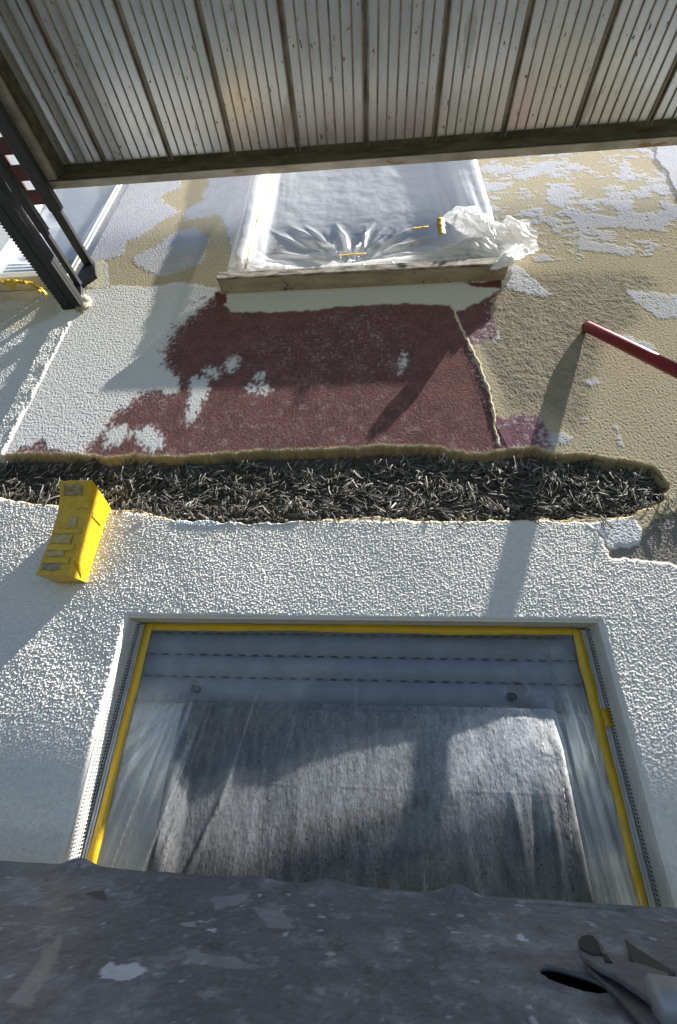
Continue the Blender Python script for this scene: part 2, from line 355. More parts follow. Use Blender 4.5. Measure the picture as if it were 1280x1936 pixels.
# lilac flakes, upper right: drawn-out islands
isl = fbm(X * 0.75 + wx, Z + wz, 0.15, 61, 7, 0.66)
rgt = sstep(0.50, 0.62, X)
topr = sstep(1.35, 2.0, Z)
isl = 0.66 * isl + 0.20 * NR3 + 0.45 * fbm(X * 0.7, Z * 1.2, 0.06, 62, 6, 0.7)
lilr = (isl > 0.29 - 0.25 * topr) & (X > 0.53) & (Z > 1.72)
keepb = inpoly(XR, ZR, PW([(950, 520), (1090, 516), (1215, 516), (1255, 545), (1190, 552), (1215, 605), (1140, 640), (1100, 820), (1040, 780), (950, 770), (905, 640), (940, 560)]))
for P in ([(950, 525), (975, 500), (1010, 530), (1040, 560), (1000, 556), (960, 548)], [(1180, 550), (1290, 560), (1290, 600), (1240, 600), (1200, 572)], [(1060, 400), (1260, 420), (1250, 435), (1100, 430)],
          [(1130, 620), (1160, 630), (1240, 655), (1230, 665), (1150, 645)], [(1110, 720), (1140, 718), (1140, 728), (1112, 728)], [(1095, 795), (1112, 792), (1112, 800)], [(1155, 800), (1165, 800), (1180, 840), (1170, 842)],
          [(1018, 822), (1050, 815), (1085, 830), (1070, 836), (1045, 838), (1040, 860), (1020, 850)], [(925, 640), (940, 618), (944, 640), (935, 655)], [(1100, 455), (1200, 470), (1190, 485), (1090, 470)]):
    lilr |= rag(P, 5, 1.0, 0.42) & (fl2 > -0.45)
slab = inpoly(XR, ZR, PW([(1236, 250), (1240, 300), (1262, 330), (1280, 372), (1330, 420), (1330, 240)]))
lil |= lilr | slab
crack = polydist(XS, ZS, PW([(852, 575), (872, 620), (885, 650), (905, 690), (925, 740), (933, 790), (942, 840)]))
trow = blur(keepb, 10)

# colours of the coats
def col(*c): return np.array(c, np.float32)
C = np.empty(X.shape + (3,), np.float32)
beige = col(0.465, 0.405, 0.28)
C[:] = beige
def lay(mask, c):
    global C
    mask = mask.astype(np.float32)[..., None]; C = C * (1 - mask) + np.asarray(c, np.float32) * mask
lay(np.clip(0.55 * sstep(-0.2, 0.6, big), 0, 1), col(0.50, 0.44, 0.305))
lay(trow * (0.70 + 0.30 * sstep(-0.3, 0.4, mid)), col(0.26, 0.232, 0.175))
lay(0.5 * sstep(0.25, 0.6, mid) * trow, col(0.45, 0.40, 0.28))
lay(blur(lil, 1) * (0.72 + 0.28 * sstep(-0.5, 0.2, fl2)), col(0.53, 0.535, 0.575) * (1 + 0.08 * mid[..., None]))
lay(0.30 * (fine > 0.45) * (1 - blur(lil, 1)), col(0.33, 0.28, 0.19)); lay(0.35 * (perlin(X, Z, 0.009, 402) > 0.55) * (1 - blur(lil, 1)) * sstep(-0.2, 0.3, fl2), col(0.58, 0.56, 0.52))
lay(inpoly(XS, ZS, PW([(160, 512), (175, 498), (195, 492), (200, 540), (165, 548)])), col(0.70, 0.66, 0.48))
lay(blur(wcoat, 1), col(0.70, 0.69, 0.675))
marc = col(0.178, 0.092, 0.09) * (1 + 0.25 * mid[..., None] + 0.25 * fine[..., None])
left_pur = sstep(0.15, 0.3, X) * sstep(0.75, 1.15, 2.3 - Z) * 0.0
lay(blur(mar, 1), marc)
pur = blur(inpoly(XR, ZR, PW([(935, 785), (1045, 782), (1045, 880), (940, 880)])) | inpoly(XR, ZR, PW([(880, 640), (940, 590), (945, 655), (900, 655)])), 2) * blur(mar, 1)
lay(pur * 0.75, col(0.22, 0.12, 0.15))
lay(pur * sstep(0.1, 0.5, fl2) * 0.6, col(0.5, 0.46, 0.5))
lay(scuff * 0.34 * blur(mar, 1), col(0.50, 0.44, 0.47)); lay(scuff2 * blur(mar, 1), col(0.46, 0.38, 0.38)); lay(0.60 * sstep(0.30, 0.42, 0.12 * fine + 0.75 * NR3 + 0.55 * blur(~mar, 22)) * sstep(0.02, 0.25, blur(~mar, 22)) * blur(mar, 1), col(0.60, 0.57, 0.57)); lay(0.10 * dust * blur(mar, 1) * sstep(0.0, 0.35, 0.35 - np.abs(X - 0.0)) * sstep(1.0, 1.15, Z), col(0.5, 0.44, 0.46))
wsp = blur(wspots, 1); lay(wsp, col(0.66, 0.67, 0.66))
lay(blur(strip, 1), col(0.62, 0.60, 0.53))
mspot = inpoly(XR, ZR, PW([(405, 552), (428, 556), (430, 572), (415, 578)])) | inpoly(XR, ZR, PW([(880, 535), (950, 530), (948, 547), (925, 545), (900, 543)]))
lay(blur(mspot, 1), col(0.16, 0.06, 0.055))
lay((crack < 0.0045) * 1.0, col(0.62, 0.55, 0.38))
lay(low, col(0.775, 0.748, 0.70) * (1 + 0.03 * big[..., None]))
# grey bare patch and white shard at the right end of the torn edge
greyp = blur(inpoly(XS, ZS, PW([(1150, 1052), (1160, 1030), (1215, 1025), (1230, 985), (1300, 962), (1400, 960), (1400, 1070), (1290, 1066), (1200, 1060)])), 1); lay(greyp, col(0.27, 0.25, 0.22))
shard = blur(inpoly(XS, ZS, PW([(1105, 992), (1195, 976), (1216, 1005), (1212, 1028), (1152, 1040), (1138, 1012)])), 1); lay(shard, col(0.70, 0.70, 0.71))
blue_edge = inpoly(XS, ZS, PW([(325, 985), (345, 978), (420, 987), (440, 990), (500, 974), (570, 984), (565, 993), (330, 996)]))
lay(blur(blue_edge, 1), col(0.62, 0.68, 0.73))
# torn rim: foam and adhesive
rim = np.clip(bandw * (1 - band) * 5, 0, 1) * (1 - blue_edge)
lay(rim * 0.85, col(0.56, 0.45, 0.26))
lay(np.clip(rim * low * 1.2, 0, 1), col(0.70, 0.63, 0.47))
lay(band, col(0.075, 0.068, 0.058) * (1 + 0.5 * fine[..., None]))
lip = sstep(0.02, 0.3, band) * (1 - sstep(0.80, 0.99, band)); lay(lip, col(0.44, 0.35, 0.20) * (1 + 0.35 * mid[..., None] + 0.3 * fine[..., None]))
lay(0.0 * sstep(0.5, 0.9, bandw) * (1 - sstep(0.9, 0.999, blur(band, 3))) * band, col(0.36, 0.27, 0.14))
# mortar strip and the recessed neighbour field at the left
STX = -1.310
ex = 0.006 * mid
leftp = sstep(STX + 0.004, STX - 0.002, X + ex * 0.5) * sstep(0.70, 0.78, Z)
stripm = (X + ex < -1.238) & (X + ex > STX - 0.005) & (Z < 1.56) & (Z > 0.74)
lay(leftp, col(0.70, 0.70, 0.70)); lay(blur(stripm, 1) * 0.9, col(0.71, 0.70, 0.67))
sand = inpoly(XS, ZS, [wall(-60, 520), wall(110, 528), wall(110, 590), wall(40, 620), wall(-60, 640)]); lay(blur(sand, 6) * 0.7, col(0.52, 0.47, 0.36))

# relief of the coats
H = 0.00042 * g5 + 0.00026 * g4                                              # base grain
H += (1 - low) * (1 - blur(mar, 1)) * (0.00035 * g9 + 0.0006 * trow * mid + 0.0009 * trow * fbm(X, Z, 0.022, 71, 5, 0.65))
H += blur(lil, 1) * 0.0009 + blur(wcoat & ~mar, 1) * (0.0008 + 0.00030 * stri + 0.0002 * g5) + wsp * 0.0006 + blur(strip, 1) * (0.0008 - 0.0004 * g5)
H += slab * 0.004 * 1.0
H += 0.003 * (1 - sstep(0.0, 0.006, crack)) + upper * 0.002 * sstep(0.05, 0.0, crack) * (X > 0.30 + (1.3 - Z) * 0.25)
gl = perlin(X, Z, 0.0046, 25); gs = perlin(X, Z, 0.0034, 26); blob = 2.0 * np.clip(0.85 * gl + 0.65 * gs + 0.08, 0, 1) ** 0.8; ragged = perlin(X, Z, 0.0085, 81)
Hlow = 0.00115 * blob + 0.0004 * ragged + 0.0005 * g20 * (0.6 + mid) + 0.0035 * fbm(X, Z, 0.45, 405, 3)
lx = sstep(0.2, -0.9, X)                                                     # coarser grain towards the left
Hlow = Hlow * (0.85 + 0.75 * lx)
H = H * upper + low * (Hlow + 0.003)
H += greyp * (-0.003 - Hlow * 0.7) + shard * (0.002 - Hlow * 0.5)
H += rim * 0.0015 * mid + blur(blue_edge, 1) * 0.003
H += blur(stripm, 1) * (0.003 + 0.0030 * mid + 0.0010 * blob + 0.0012 * g9) + 0.0022 * (0.6 + 1.2 * np.clip(g9 + mid, -0.5, 1)) * np.exp(-((X + 1.243 + 2 * ex) / 0.0035) ** 2) * (Z < 1.56) * (Z > 0.74)
H = H * (1 - leftp) + leftp * (-0.012 + Hlow * 0.9)
ztop_band = 0.775; t = np.clip((ztop_band - Z) / 0.24, 0, 1)
H += lip * 0.004 * fbm(X, Z, 0.03, 401, 4, 0.6)
H -= band * (0.036 - 0.018 * t + 0.004 * mid)
# edges of the openings are rounded and calm
def edge_calm(d): return sstep(0.0, 0.012, d)
dl = np.maximum(np.maximum(WX0 - X, X - WX1), Z - WZT); calm = edge_calm(np.abs(dl)); H = H * calm - 0.004 * (1 - sstep(0, 0.008, np.abs(dl)))
du = np.maximum(np.maximum(UX0 - X, X - UX1), UZ0 - Z); H = H * edge_calm(np.abs(du))
dl2 = np.maximum(X - LX1, LZ0 - Z); H = H * edge_calm(np.abs(dl2))
xc = (X[:-1, :-1] + X[1:, 1:]) / 2; zc = (Z[:-1, :-1] + Z[1:, 1:]) / 2
hole = ((xc > WX0) & (xc < WX1) & (zc < WZT)) | ((xc > UX0) & (xc < UX1) & (zc > UZ0)) | ((xc < LX1) & (zc > LZ0))
V = np.stack([X, -H, Z], axis=-1)
me = np_mesh('wall_render', V, grid_quads(*X.shape, keep=~hole))
set_color(me, np.clip(C, 0.01, 0.9).reshape(-1, 3))
link_mesh('wall_render', me, M_WALL, house)
del V, XR, ZR, XS, ZS
# the plain rest of the wall round the surveyed piece, 30 cm thick
w = MB()
w.box(-6, DX0, 0.0, 0.3, DZ0, 5.0); w.box(DX1, 6, 0.0, 0.3, DZ0, 5.0)
w.box(DX0, UX0, 0.0, 0.3, DZ1, 5.0); w.box(UX1, DX1, 0.0, 0.3, DZ1, 5.0); w.box(UX0, UX1, 0.0, 0.3, UZT, 5.0)
w.box(-6, WX0, 0.0, 0.3, -4.0, DZ0); w.box(WX1, 6, 0.0, 0.3, -4.0, DZ0); w.box(WX0, WX1, 0.0, 0.3, -4.0, -0.85)
w.box(-6, 6, 0.3, 4.0, -4.0, 5.0)
w.build('wall_body', M_WHITE, house)

# window reveals
def reveal(x0, x1, z0, z1, depth, name, mat, bottom=True, top=True, left=True):
    r = MB(); t = 0.02
    if left: r.box(x0 - t, x0, 0.003, depth, z0, z1)
    r.box(x1, x1 + t, 0.003, depth, z0, z1)
    if top: r.box(x0 - t, x1 + t, 0.003, depth, z1, z1 + t)
    if bottom: r.box(x0 - t, x1 + t, 0.003, depth, z0 - t, z0)
    r.build(name, mat, house)
reveal(WX0, WX1, -0.85, WZT, 0.26, 'window_reveal', M_PLASTER)
reveal(UX0, UX1, UZ0, UZT, 0.26, 'window_reveal', M_PLASTER)
reveal(-2.9, LX1, LZ0, 3.0, 0.26, 'window_reveal', M_PLASTER)

# wood wool in the torn strip: loose ribbons, one tangle
def wood_wool():
    n = 8000
    top = np.array([wall(x, 868) for x in (0, 640, 1240)]); xsA = rng.uniform(-1.55, 0.98, n)
    zt = 0.745 + 0.0 * xsA; zA = rng.uniform(0.535, 0.755, n)
    tt = np.clip((0.775 - zA) / 0.24, 0, 1)
    base = 0.036 - 0.018 * tt
    ang = 2.6 * fbm(xsA, zA, 0.07, 601, 3) + rng.normal(0, 0.55, n); L_ = rng.uniform(0.018, 0.065, n); wd = 0.0007 + 0.0022 * rng.random(n) ** 1.5
    K = 5; s = np.linspace(-0.5, 0.5, K)
    bend = rng.normal(0, 0.6, n); tilt = rng.normal(0, 0.16, n); tw = rng.normal(0, 0.6, n); lift = rng.uniform(0.001, 0.014, n) + 0.012 * (rng.random(n) < 0.25)
    a = ang[:, None] + bend[:, None] * s[None, :]
    px = xsA[:, None] + np.cumsum(np.cos(a) * L_[:, None] / K, axis=1); pz = zA[:, None] + np.cumsum(np.sin(a) * L_[:, None] / K, axis=1)
    py = base[:, None] - lift[:, None] - tilt[:, None] * s[None, :] * L_[:, None] + 0.004 * np.cos(a * 2)
    nx, nz = -np.sin(a), np.cos(a); cy = np.sin(tw)[:, None]; cw = np.cos(tw)[:, None]
    hw = wd[:, None] * (1 - 0.3 * (2 * s[None, :]) ** 2)
    A = np.stack([px + nx * hw * cw, py + cy * hw, pz + nz * hw * cw], -1); B = np.stack([px - nx * hw * cw, py - cy * hw, pz - nz * hw * cw], -1)
    th = 0.0005
    A2, B2 = A.copy(), B.copy(); A2[..., 1] += th; B2[..., 1] += th
    V = np.stack([A, B, B2, A2], axis=2)                      # n,K,4,3
    idx = np.arange(n * K * 4).reshape(n, K, 4); Q = []
    for j in range(4):
        k = (j + 1) % 4
        Q.append(np.stack([idx[:, :-1, j], idx[:, :-1, k], idx[:, 1:, k], idx[:, 1:, j]], -1).reshape(-1, 4))
    Q.append(idx[:, 0, ::-1]); Q.append(idx[:, -1, :])
    me = np_mesh('wood_wool', V, np.concatenate(Q))
    v = (0.06 + 0.21 * rng.random(n) ** 1.3) * np.clip(1.0 + 0.9 * fbm(xsA, zA, 0.05, 602, 3), 0.35, 1.7) * (0.65 + 0.35 * np.clip((xsA + 1.3) / 0.7, 0, 1)); warm = rng.uniform(0, 1, n); v = np.where((rng.random(n) < 0.03) & (zA < 0.68), 0.5, v)
    c = np.stack([v * (1.02 + 0.10 * warm), v * 1.0, v * (0.95 - 0.18 * warm)], -1)
    set_color(me, np.repeat(c, K * 4, axis=0))
    tag(link_mesh('wood_wool', me, M_FIBRE, house, smooth=False), kind='stuff')
wood_wool()
# crumbs of adhesive lying on the torn lower edge
cr = MB()
for i in range(150):
    x = random.uniform(-1.2, 0.95); px_z = 0.535 + random.uniform(-0.004, 0.012) + (0.03 if x < -0.75 else 0)
    if random.random() < 0.3: px_z = random.uniform(0.55, 0.74)
    b = bmesh.new(); r = random.uniform(0.0015, 0.0055) * (0.7 if px_z > 0.56 else 1); bmesh.ops.create_icosphere(b, subdivisions=1, radius=r)
    for v in b.verts: v.co = Vector((x, (0.006 if px_z < 0.56 else 0.02), px_z)) + v.co * random.uniform(0.6, 1.4)
    cr._merge(b)
tag(cr.build('adhesive_crumbs', mottled('crumbs', (0.42, 0.35, 0.23), (0.66, 0.58, 0.42), 0.9, 60), house), kind='stuff')

# the projecting sill of the upper window
s = MB(); s.box(-0.612, 0.556, -0.060, 0.004, 1.612, 1.648, 0.002); sill = s.build('window_sill', M_SILL, house)
s = MB(); s.box(-0.615, 0.559, -0.069, -0.0605, 1.610, 1.651, 0.003); s.build('sill_edge', M_SILLEDGE, sill, False).location = -Vector((0, 0, 0))
sill.children[0].location = (0, 0, 0)

# ------------------------------------------------------------------ windows
def part_of(o, parent_part):                 # sub-part: shares its part's frame
    o.parent = parent_part; o.location = (0, 0, 0); return o
def roller_window(x0, x1, z0, z1, y_sh, slats, slat_h):
    fr = MB(); y = 0.11
    fr.box(x0, x0 + 0.16, 0.115, 0.17, z0, z1, 0.004); fr.box(x1 - 0.13, x1, 0.115, 0.17, z0, z1, 0.004)
    fr.box(x0 + 0.16, x1 - 0.13, 0.115, 0.17, z1 - 0.2, z1, 0.004); f = fr.build('window_frame', M_FRAMEW, house)
    p = MB(); p.box(x0 + 0.15, x1 - 0.12, 0.178, 0.19, z0, z1 - 0.02); part_of(p.build('pane', M_PANE), f)
    return f
roller_window(WX0, WX1, -0.85, WZT, 0.09, 3, 0.06)
for x0, x1 in ((WX0 + 0.0015, WX0 + 0.022), (WX1 - 0.022, WX1 - 0.0015)):
    r = MB(); r.box(x0, x1, 0.062, 0.114, -0.84, WZT - 0.004, 0.002)
    for k in (0.3, 0.65): r.box(x0 + (x1 - x0) * k - 0.0018, x0 + (x1 - x0) * k + 0.0018, 0.058, 0.0615, -0.84, WZT - 0.006, 0.0008)
    r.build('guide_rail', M_PVC, house)
SX0, SX1 = WX0 + 0.024, WX1 - 0.024
zt = 0.238
for i, h in enumerate((0.014, 0.058, 0.056, 0.062)):
    sl = MB(); n = 8; pts = []
    for k in range(n + 1):
        u = k / n; pts.append((SX0, 0.092 - 0.010 * math.sin(math.pi * u) ** 0.7, zt - h * u + 0.0))
    pts += [(SX0, 0.102, zt - h), (SX0, 0.102, zt)]
    sl.prism(pts, (SX1 - SX0, 0, 0)); so = sl.build('shutter_slat', M_SHUT, house)
    if i < 3:
        sb = MB()
        for k in range(32):
            cx = SX0 + 0.02 + k * (SX1 - SX0 - 0.04) / 31
            sb.box(cx - 0.0085, cx + 0.0085, 0.0885, 0.0915, zt - h - 0.0008, zt - h + 0.0034)
        part_of(sb.build('light_slots', M_SLOT), so)
    zt -= h + 0.0006
for cx in (-0.452, 0.347):
    st = MB(); st.tube([(cx, 0.09, 0.078), (cx, 0.056, 0.078), (cx, 0.053, 0.078)], [0.0105, 0.0085, 0.0065], 20)
    st.build('stop_stud', M_RUBBER, house, True)
# mesh of the plaster corner beads
for x_, sgn in ((WX0 + 0.0012, 1), (WX1 - 0.0012, -1)):
    mm = MB(); gp = MB(); gp.box(x_ - 0.0009, x_ - 0.0004, 0.046, 0.0612, -0.45, WZT - 0.006) if sgn > 0 else gp.box(x_ + 0.0004, x_ + 0.0009, 0.046, 0.0612, -0.45, WZT - 0.006); gp.build('dark_joint', M_SLOT, house)
    for k in range(5):
        y = 0.020 + 0.009 * k; mm.box(x_ - 0.0006, x_ + 0.0006, y - 0.0006, y + 0.0006, -0.45, WZT - 0.008)
    zz = WZT - 0.012
    while zz > -0.40:
        mm.box(x_ - 0.0007, x_ + 0.0007, 0.014, 0.060, zz - 0.0009, zz + 0.0009); zz -= 0.0072
    mm.build('plaster_mesh', plain('plaster mesh fibre', (0.70, 0.69, 0.66), 0.7), house)

# the grey fleece hanging in front of the lower window
shade = [(325, 1448), (353, 1518), (428, 1476), (503, 1481), (569, 1443), (700, 1406), (750, 1396), (820, 1385), (867, 1378), (905, 1366), (942, 1347), (985, 1339), (1020, 1349), (1055, 1343), (1075, 1380), (1100, 1500)]
sp = np.array([wall(a, b, 0.035) for a, b in shade])
FX0, FX1 = -0.475, 0.445
nu, nv = 260, 220
U, Vv = np.meshgrid(np.linspace(0, 1, nu), np.linspace(0, 1, nv))
def fleece_edge(u, v):
    return FX0 + (FX1 - FX0) * u + 0.008 * np.sin(9 * v) * (u - 0.5)
Zf = 0.052 - 0.60 * Vv; Xf = fleece_edge(U, Vv) + 0.006 * np.sin(11 * Vv + 1) * (U > 0.96)
zb = np.interp(Xf, sp[:, 0], sp[:, 1]); yb = np.clip((0.245 - zb) / 8.06, 0.018, 0.05)
Yf = yb + 0.14 * (Zf - zb)
Yf = np.minimum(Yf, 0.058) 
Yf = np.maximum(Yf, 0.014)
fold = lambda x0, x1, z0, z1, wdt, a: a * np.exp(-((Xf - (x0 + (x1 - x0) * (Zf - z0) / (z1 - z0))) / wdt) ** 2)
Yf = Yf - fold(-0.40, -0.45, 0.0, -0.3, 0.006, 0.004) - fold(-0.30, -0.40, -0.05, -0.32, 0.008, 0.006) * sstep(0.0, -0.1, Zf) - fold(0.30, 0.30, -0.1, -0.35, 0.008, 0.007) * sstep(-0.08, -0.16, Zf) \
    - fold(0.38, 0.35, -0.1, -0.35, 0.008, 0.007) * sstep(-0.08, -0.18, Zf) + fold(0.345, 0.32, -0.1, -0.35, 0.012, 0.006) * sstep(-0.08, -0.16, Zf)
Yf = Yf + 0.0008 * fbm(Xf, Zf, 0.03, 91, 4, cz=0.09) + 0.00035 * perlin(Xf, Zf, 0.008, 92) - 0.0005 * np.exp(-((Zf + 0.115 - 0.01 * Xf) / 0.0012) ** 2)
Yf += 0.03 * sstep(0.03, 0.0, FX1 - Xf) + 0.012 * sstep(0.02, 0.0, Xf - FX0) + 0.02 * sstep(0.03, 0.052, Zf)
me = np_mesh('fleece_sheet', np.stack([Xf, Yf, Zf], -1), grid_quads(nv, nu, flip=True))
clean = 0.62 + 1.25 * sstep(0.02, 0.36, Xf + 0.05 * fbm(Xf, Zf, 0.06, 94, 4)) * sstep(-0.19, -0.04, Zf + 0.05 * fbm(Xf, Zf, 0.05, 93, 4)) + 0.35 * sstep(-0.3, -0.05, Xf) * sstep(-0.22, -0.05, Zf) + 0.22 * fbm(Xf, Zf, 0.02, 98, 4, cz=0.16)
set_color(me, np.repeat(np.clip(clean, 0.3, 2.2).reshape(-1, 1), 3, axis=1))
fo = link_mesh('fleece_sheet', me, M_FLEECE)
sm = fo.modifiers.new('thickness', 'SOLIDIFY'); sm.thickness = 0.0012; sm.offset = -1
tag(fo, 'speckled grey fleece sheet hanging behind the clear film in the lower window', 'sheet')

# thin clear film over the lower window
nu, nv = 330, 250
U, Vv = np.meshgrid(np.linspace(0, 1, nu), np.linspace(0, 1, nv))
Xm = WX0 + 0.030 + (WX1 - WX0 - 0.060) * U; Zm = 0.234 - 0.80 * Vv
edge = np.minimum(np.minimum(U, 1 - U) * 6, Vv * 9); e = sstep(0, 1, edge)
zbm = np.interp(Xm, sp[:, 0], sp[:, 1]); ybm = np.clip((0.245 - zbm) / 8.06, 0.02, 0.05)
inner = np.clip(np.minimum(ybm + 0.085 * (Zm - zbm), 0.056), 0.014, 0.056) - 0.0065
Ym = 0.0565 * (1 - e) + np.minimum(inner, 0.046) * e
for cx, cz in ((-0.452, 0.078), (0.347, 0.078)):
    r = np.hypot(Xm - cx, Zm - cz); th = np.arctan2(Zm - cz, Xm - cx)
    down = np.exp(-((np.sin(th + (1.9 if cx < 0 else 1.5)) ) ** 2) / 0.25)
    Ym -= 0.0035 * np.exp(-r / 0.11) * (np.sin(th * 26) ** 3) * down * sstep(0.008, 0.03, r)
    Ym += (0.050 - Ym) * np.exp(-(r / 0.018) ** 2)
def wrinkle(x0, z0, x1, z1, wdt, a):
    d = polydist(Xm, Zm, [(x0, z0), (x1, z1)]); return a * np.exp(-(d / wdt) ** 2)
for k in range(44):
    side = random.random()
    if side < 0.30:
        x0 = random.uniform(-0.60, -0.46); Ym -= wrinkle(x0 + 0.12, 0.06, x0, -0.45, random.uniform(0.0015, 0.003), random.uniform(0.0015, 0.004))
    elif side < 0.55:
        x0 = random.uniform(0.44, 0.53); Ym -= wrinkle(x0 - 0.02, random.uniform(0.0, 0.2), x0 + random.uniform(-0.02, 0.03), -0.5, random.uniform(0.0015, 0.003), random.uniform(0.0015, 0.004))
    elif side < 0.8:
        x0 = random.uniform(-0.60, 0.5); Ym -= wrinkle(x0, 0.225, x0 + random.uniform(-0.12, 0.06), random.uniform(0.05, 0.18), 0.0014, random.uniform(0.0006, 0.0016))
    else:
        x0 = random.uniform(-0.35, 0.35); Ym -= wrinkle(x0, random.uniform(-0.1, 0.05), x0 - random.uniform(0.03, 0.12), -0.45, 0.002, random.uniform(0.0008, 0.002))
Ym += 0.0012 * fbm(Xm, Zm, 0.09, 95, 3, cz=0.3)
me = np_mesh('masking_film', np.stack([Xm, Ym, Zm], -1), grid_quads(nv, nu, flip=True))
side = np.maximum(sstep(0.20, 0.03, U + 0.05 * (Vv - 0.4)), 1.25 * sstep(0.865, 0.94, U)) * sstep(0.14, 0.34, Vv)
strk = fbm(Xm + 0.22 * np.where(U < 0.5, 1, -0.35) * -(Zm), Zm, 0.018, 96, 4, 0.6, cz=0.5); cloud = fbm(Xm, Zm, 0.12, 97, 4)
veil = side * np.clip(0.44 + 0.55 * strk + 0.25 * cloud, 0.04, 0.8) + 0.16 * sstep(0.25, 0.7, strk) * sstep(0.1, 0.3, Vv) + 0.06 * np.clip(cloud, 0, 1) + 0.05 * sstep(0.3, 0.1, Vv)
set_color(me, np.repeat(np.clip(veil, 0, 0.9).reshape(-1, 1), 3, axis=1))
tag(link_mesh('masking_film', me, M_FILM), 'thin clear masking film with fine creases stretched over the lower window between yellow tapes', 'plastic film')

# yellow tape strips round the lower window
def tape_strip(name, p0, p1, width, normal, wob, label, seed, n=80, mat=None, t=0.0007):
    p0, p1, nn = Vector(p0), Vector(p1), Vector(normal); d = (p1 - p0); sd = d.normalized().cross(nn).normalized()
    r = random.Random(seed); ph = [r.uniform(0, 6.3) for _ in range(6)]
    V = []
    for i in range(n + 1):
        u = i / n; c = p0 + d * u
        o1 = wob * (math.sin(9 * u + ph[0]) + 0.6 * math.sin(23 * u + ph[1]) + 0.3 * math.sin(61 * u + ph[2])); o2 = wob * (math.sin(7 * u + ph[3]) + 0.6 * math.sin(19 * u + ph[4]) + 0.35 * math.sin(53 * u + ph[5]))
        b = 0.0008 * math.sin(31 * u + ph[2]) + 0.0006 * math.sin(77 * u + ph[1])
        a1, a2 = c + sd * (width / 2 + o1) + nn * b, c - sd * (width / 2 + o2) + nn * (b * 0.6)
        V += [a1 + nn * t, a2 + nn * t, a2, a1]
    Q = []
    for i in range(n):
        for j in range(4):
            k = (j + 1) % 4; Q.append((4 * i + j, 4 * i + k, 4 * i + 4 + k, 4 * i + 4 + j))
    Q += [(3, 2, 1, 0), (4 * n, 4 * n + 1, 4 * n + 2, 4 * n + 3)]
    me = np_mesh(name, np.array([list(v) for v in V]), np.array(Q))
    return tag(link_mesh(name, me, mat or M_YELLOW), label, 'tape', 'yellow masking tape strips')
ty = 0.054
tape_strip('masking_tape', (WX0 + 0.033, ty, 0.243), (WX0 + 0.034, ty, -0.50), 0.022, (0, -1, 0), 0.0011, 'yellow tape strip running down the left side of the lower window', 1)
tape_strip('masking_tape', (WX1 - 0.032, ty, 0.240), (WX1 - 0.030, ty, -0.50), 0.021, (0, -1, 0), 0.0019, 'yellow tape strip running down the right side of the lower window', 2)
tape_strip('masking_tape', (WX0 + 0.040, ty + 0.001, 0.2335), (WX1 - 0.030, ty + 0.001, 0.2335), 0.019, (0, -1, 0), 0.0013, 'yellow tape strip along the top of the lower window under its head', 3)
tape_strip('masking_tape', (WX1 - 0.016, 0.056, 0.055), (WX1 - 0.013, 0.054, 0.018), 0.026, (-0.15, -1, 0), 0.0012, 'short yellow tape scrap stuck on the right guide rail of the lower window', 4, 16)

# ------------------------------------------------------------------ upper window
f = MB(); f.box(UX0, UX0 + 0.05, 0.10, 0.16, UZ0, UZT, 0.004); f.box(UX1 - 0.05, UX1, 0.10, 0.16, UZ0, UZT, 0.004); f.box(UX0 + 0.05, UX1 - 0.05, 0.10, 0.16, UZ0, UZ0 + 0.06, 0.004)
uf = f.build('window_frame', M_FRAMEW, house)
p = MB(); p.box(UX0 + 0.045, UX1 - 0.045, 0.135, 0.15, UZ0 + 0.05, UZT); part_of(p.build('pane', plain('greyish pane', (0.26, 0.30, 0.36), 0.25)), uf)
sl = MB()
for k in range(48): sl.box(UX0 + 0.052, UX1 - 0.052, 0.118, 0.126, 2.13 + 0.036 * k, 2.02 + 0.036 * k + 0.0345, 0.003)
sl.build('roller_shutter', plain('pale shutter slat', (0.50, 0.52, 0.54), 0.45), house)
nu, nv = 420, 380
U, Vv = np.meshgrid(np.linspace(0, 1, nu), np.linspace(0, 1, nv))
Xm = -0.598 + (0.575 + 0.598) * U; Zm = 1.652 + 2.15 * Vv ** 1.7
Xm = Xm + 0.010 * fbm(U * 0 + Vv, U * 0 + 0.5, 0.25, 101, 3) * (1 - sstep(0, 0.12, U)) - 0.008 * (1 - sstep(0, 0.12, U)) * Vv
yl = np.interp(Xm.ravel(), [-0.61, -0.585, -0.56, -0.525, -0.505, -0.46, -0.2, 0.2, 0.36, 0.42, 0.455, 0.50, 0.545, 0.58], [-0.004, -0.050, -0.074, -0.070, -0.020, 0.006, 0.022, 0.022, 0.016, 0.000, -0.016, -0.034, -0.026, -0.003]).reshape(Xm.shape)
Ym = blur(yl, 3)
cx, cz = -0.07, 1.825
r = np.hypot(Xm - cx, Zm - cz); th = np.arctan2(Zm - cz, Xm - cx)
rad = fbm(th * 0.35 + 3, np.log(r + 0.05) * 0.12, 0.045, 103, 3, cz=0.5)
inside = sstep(-0.52, -0.44, Xm) * (1 - sstep(0.40, 0.48, Xm))
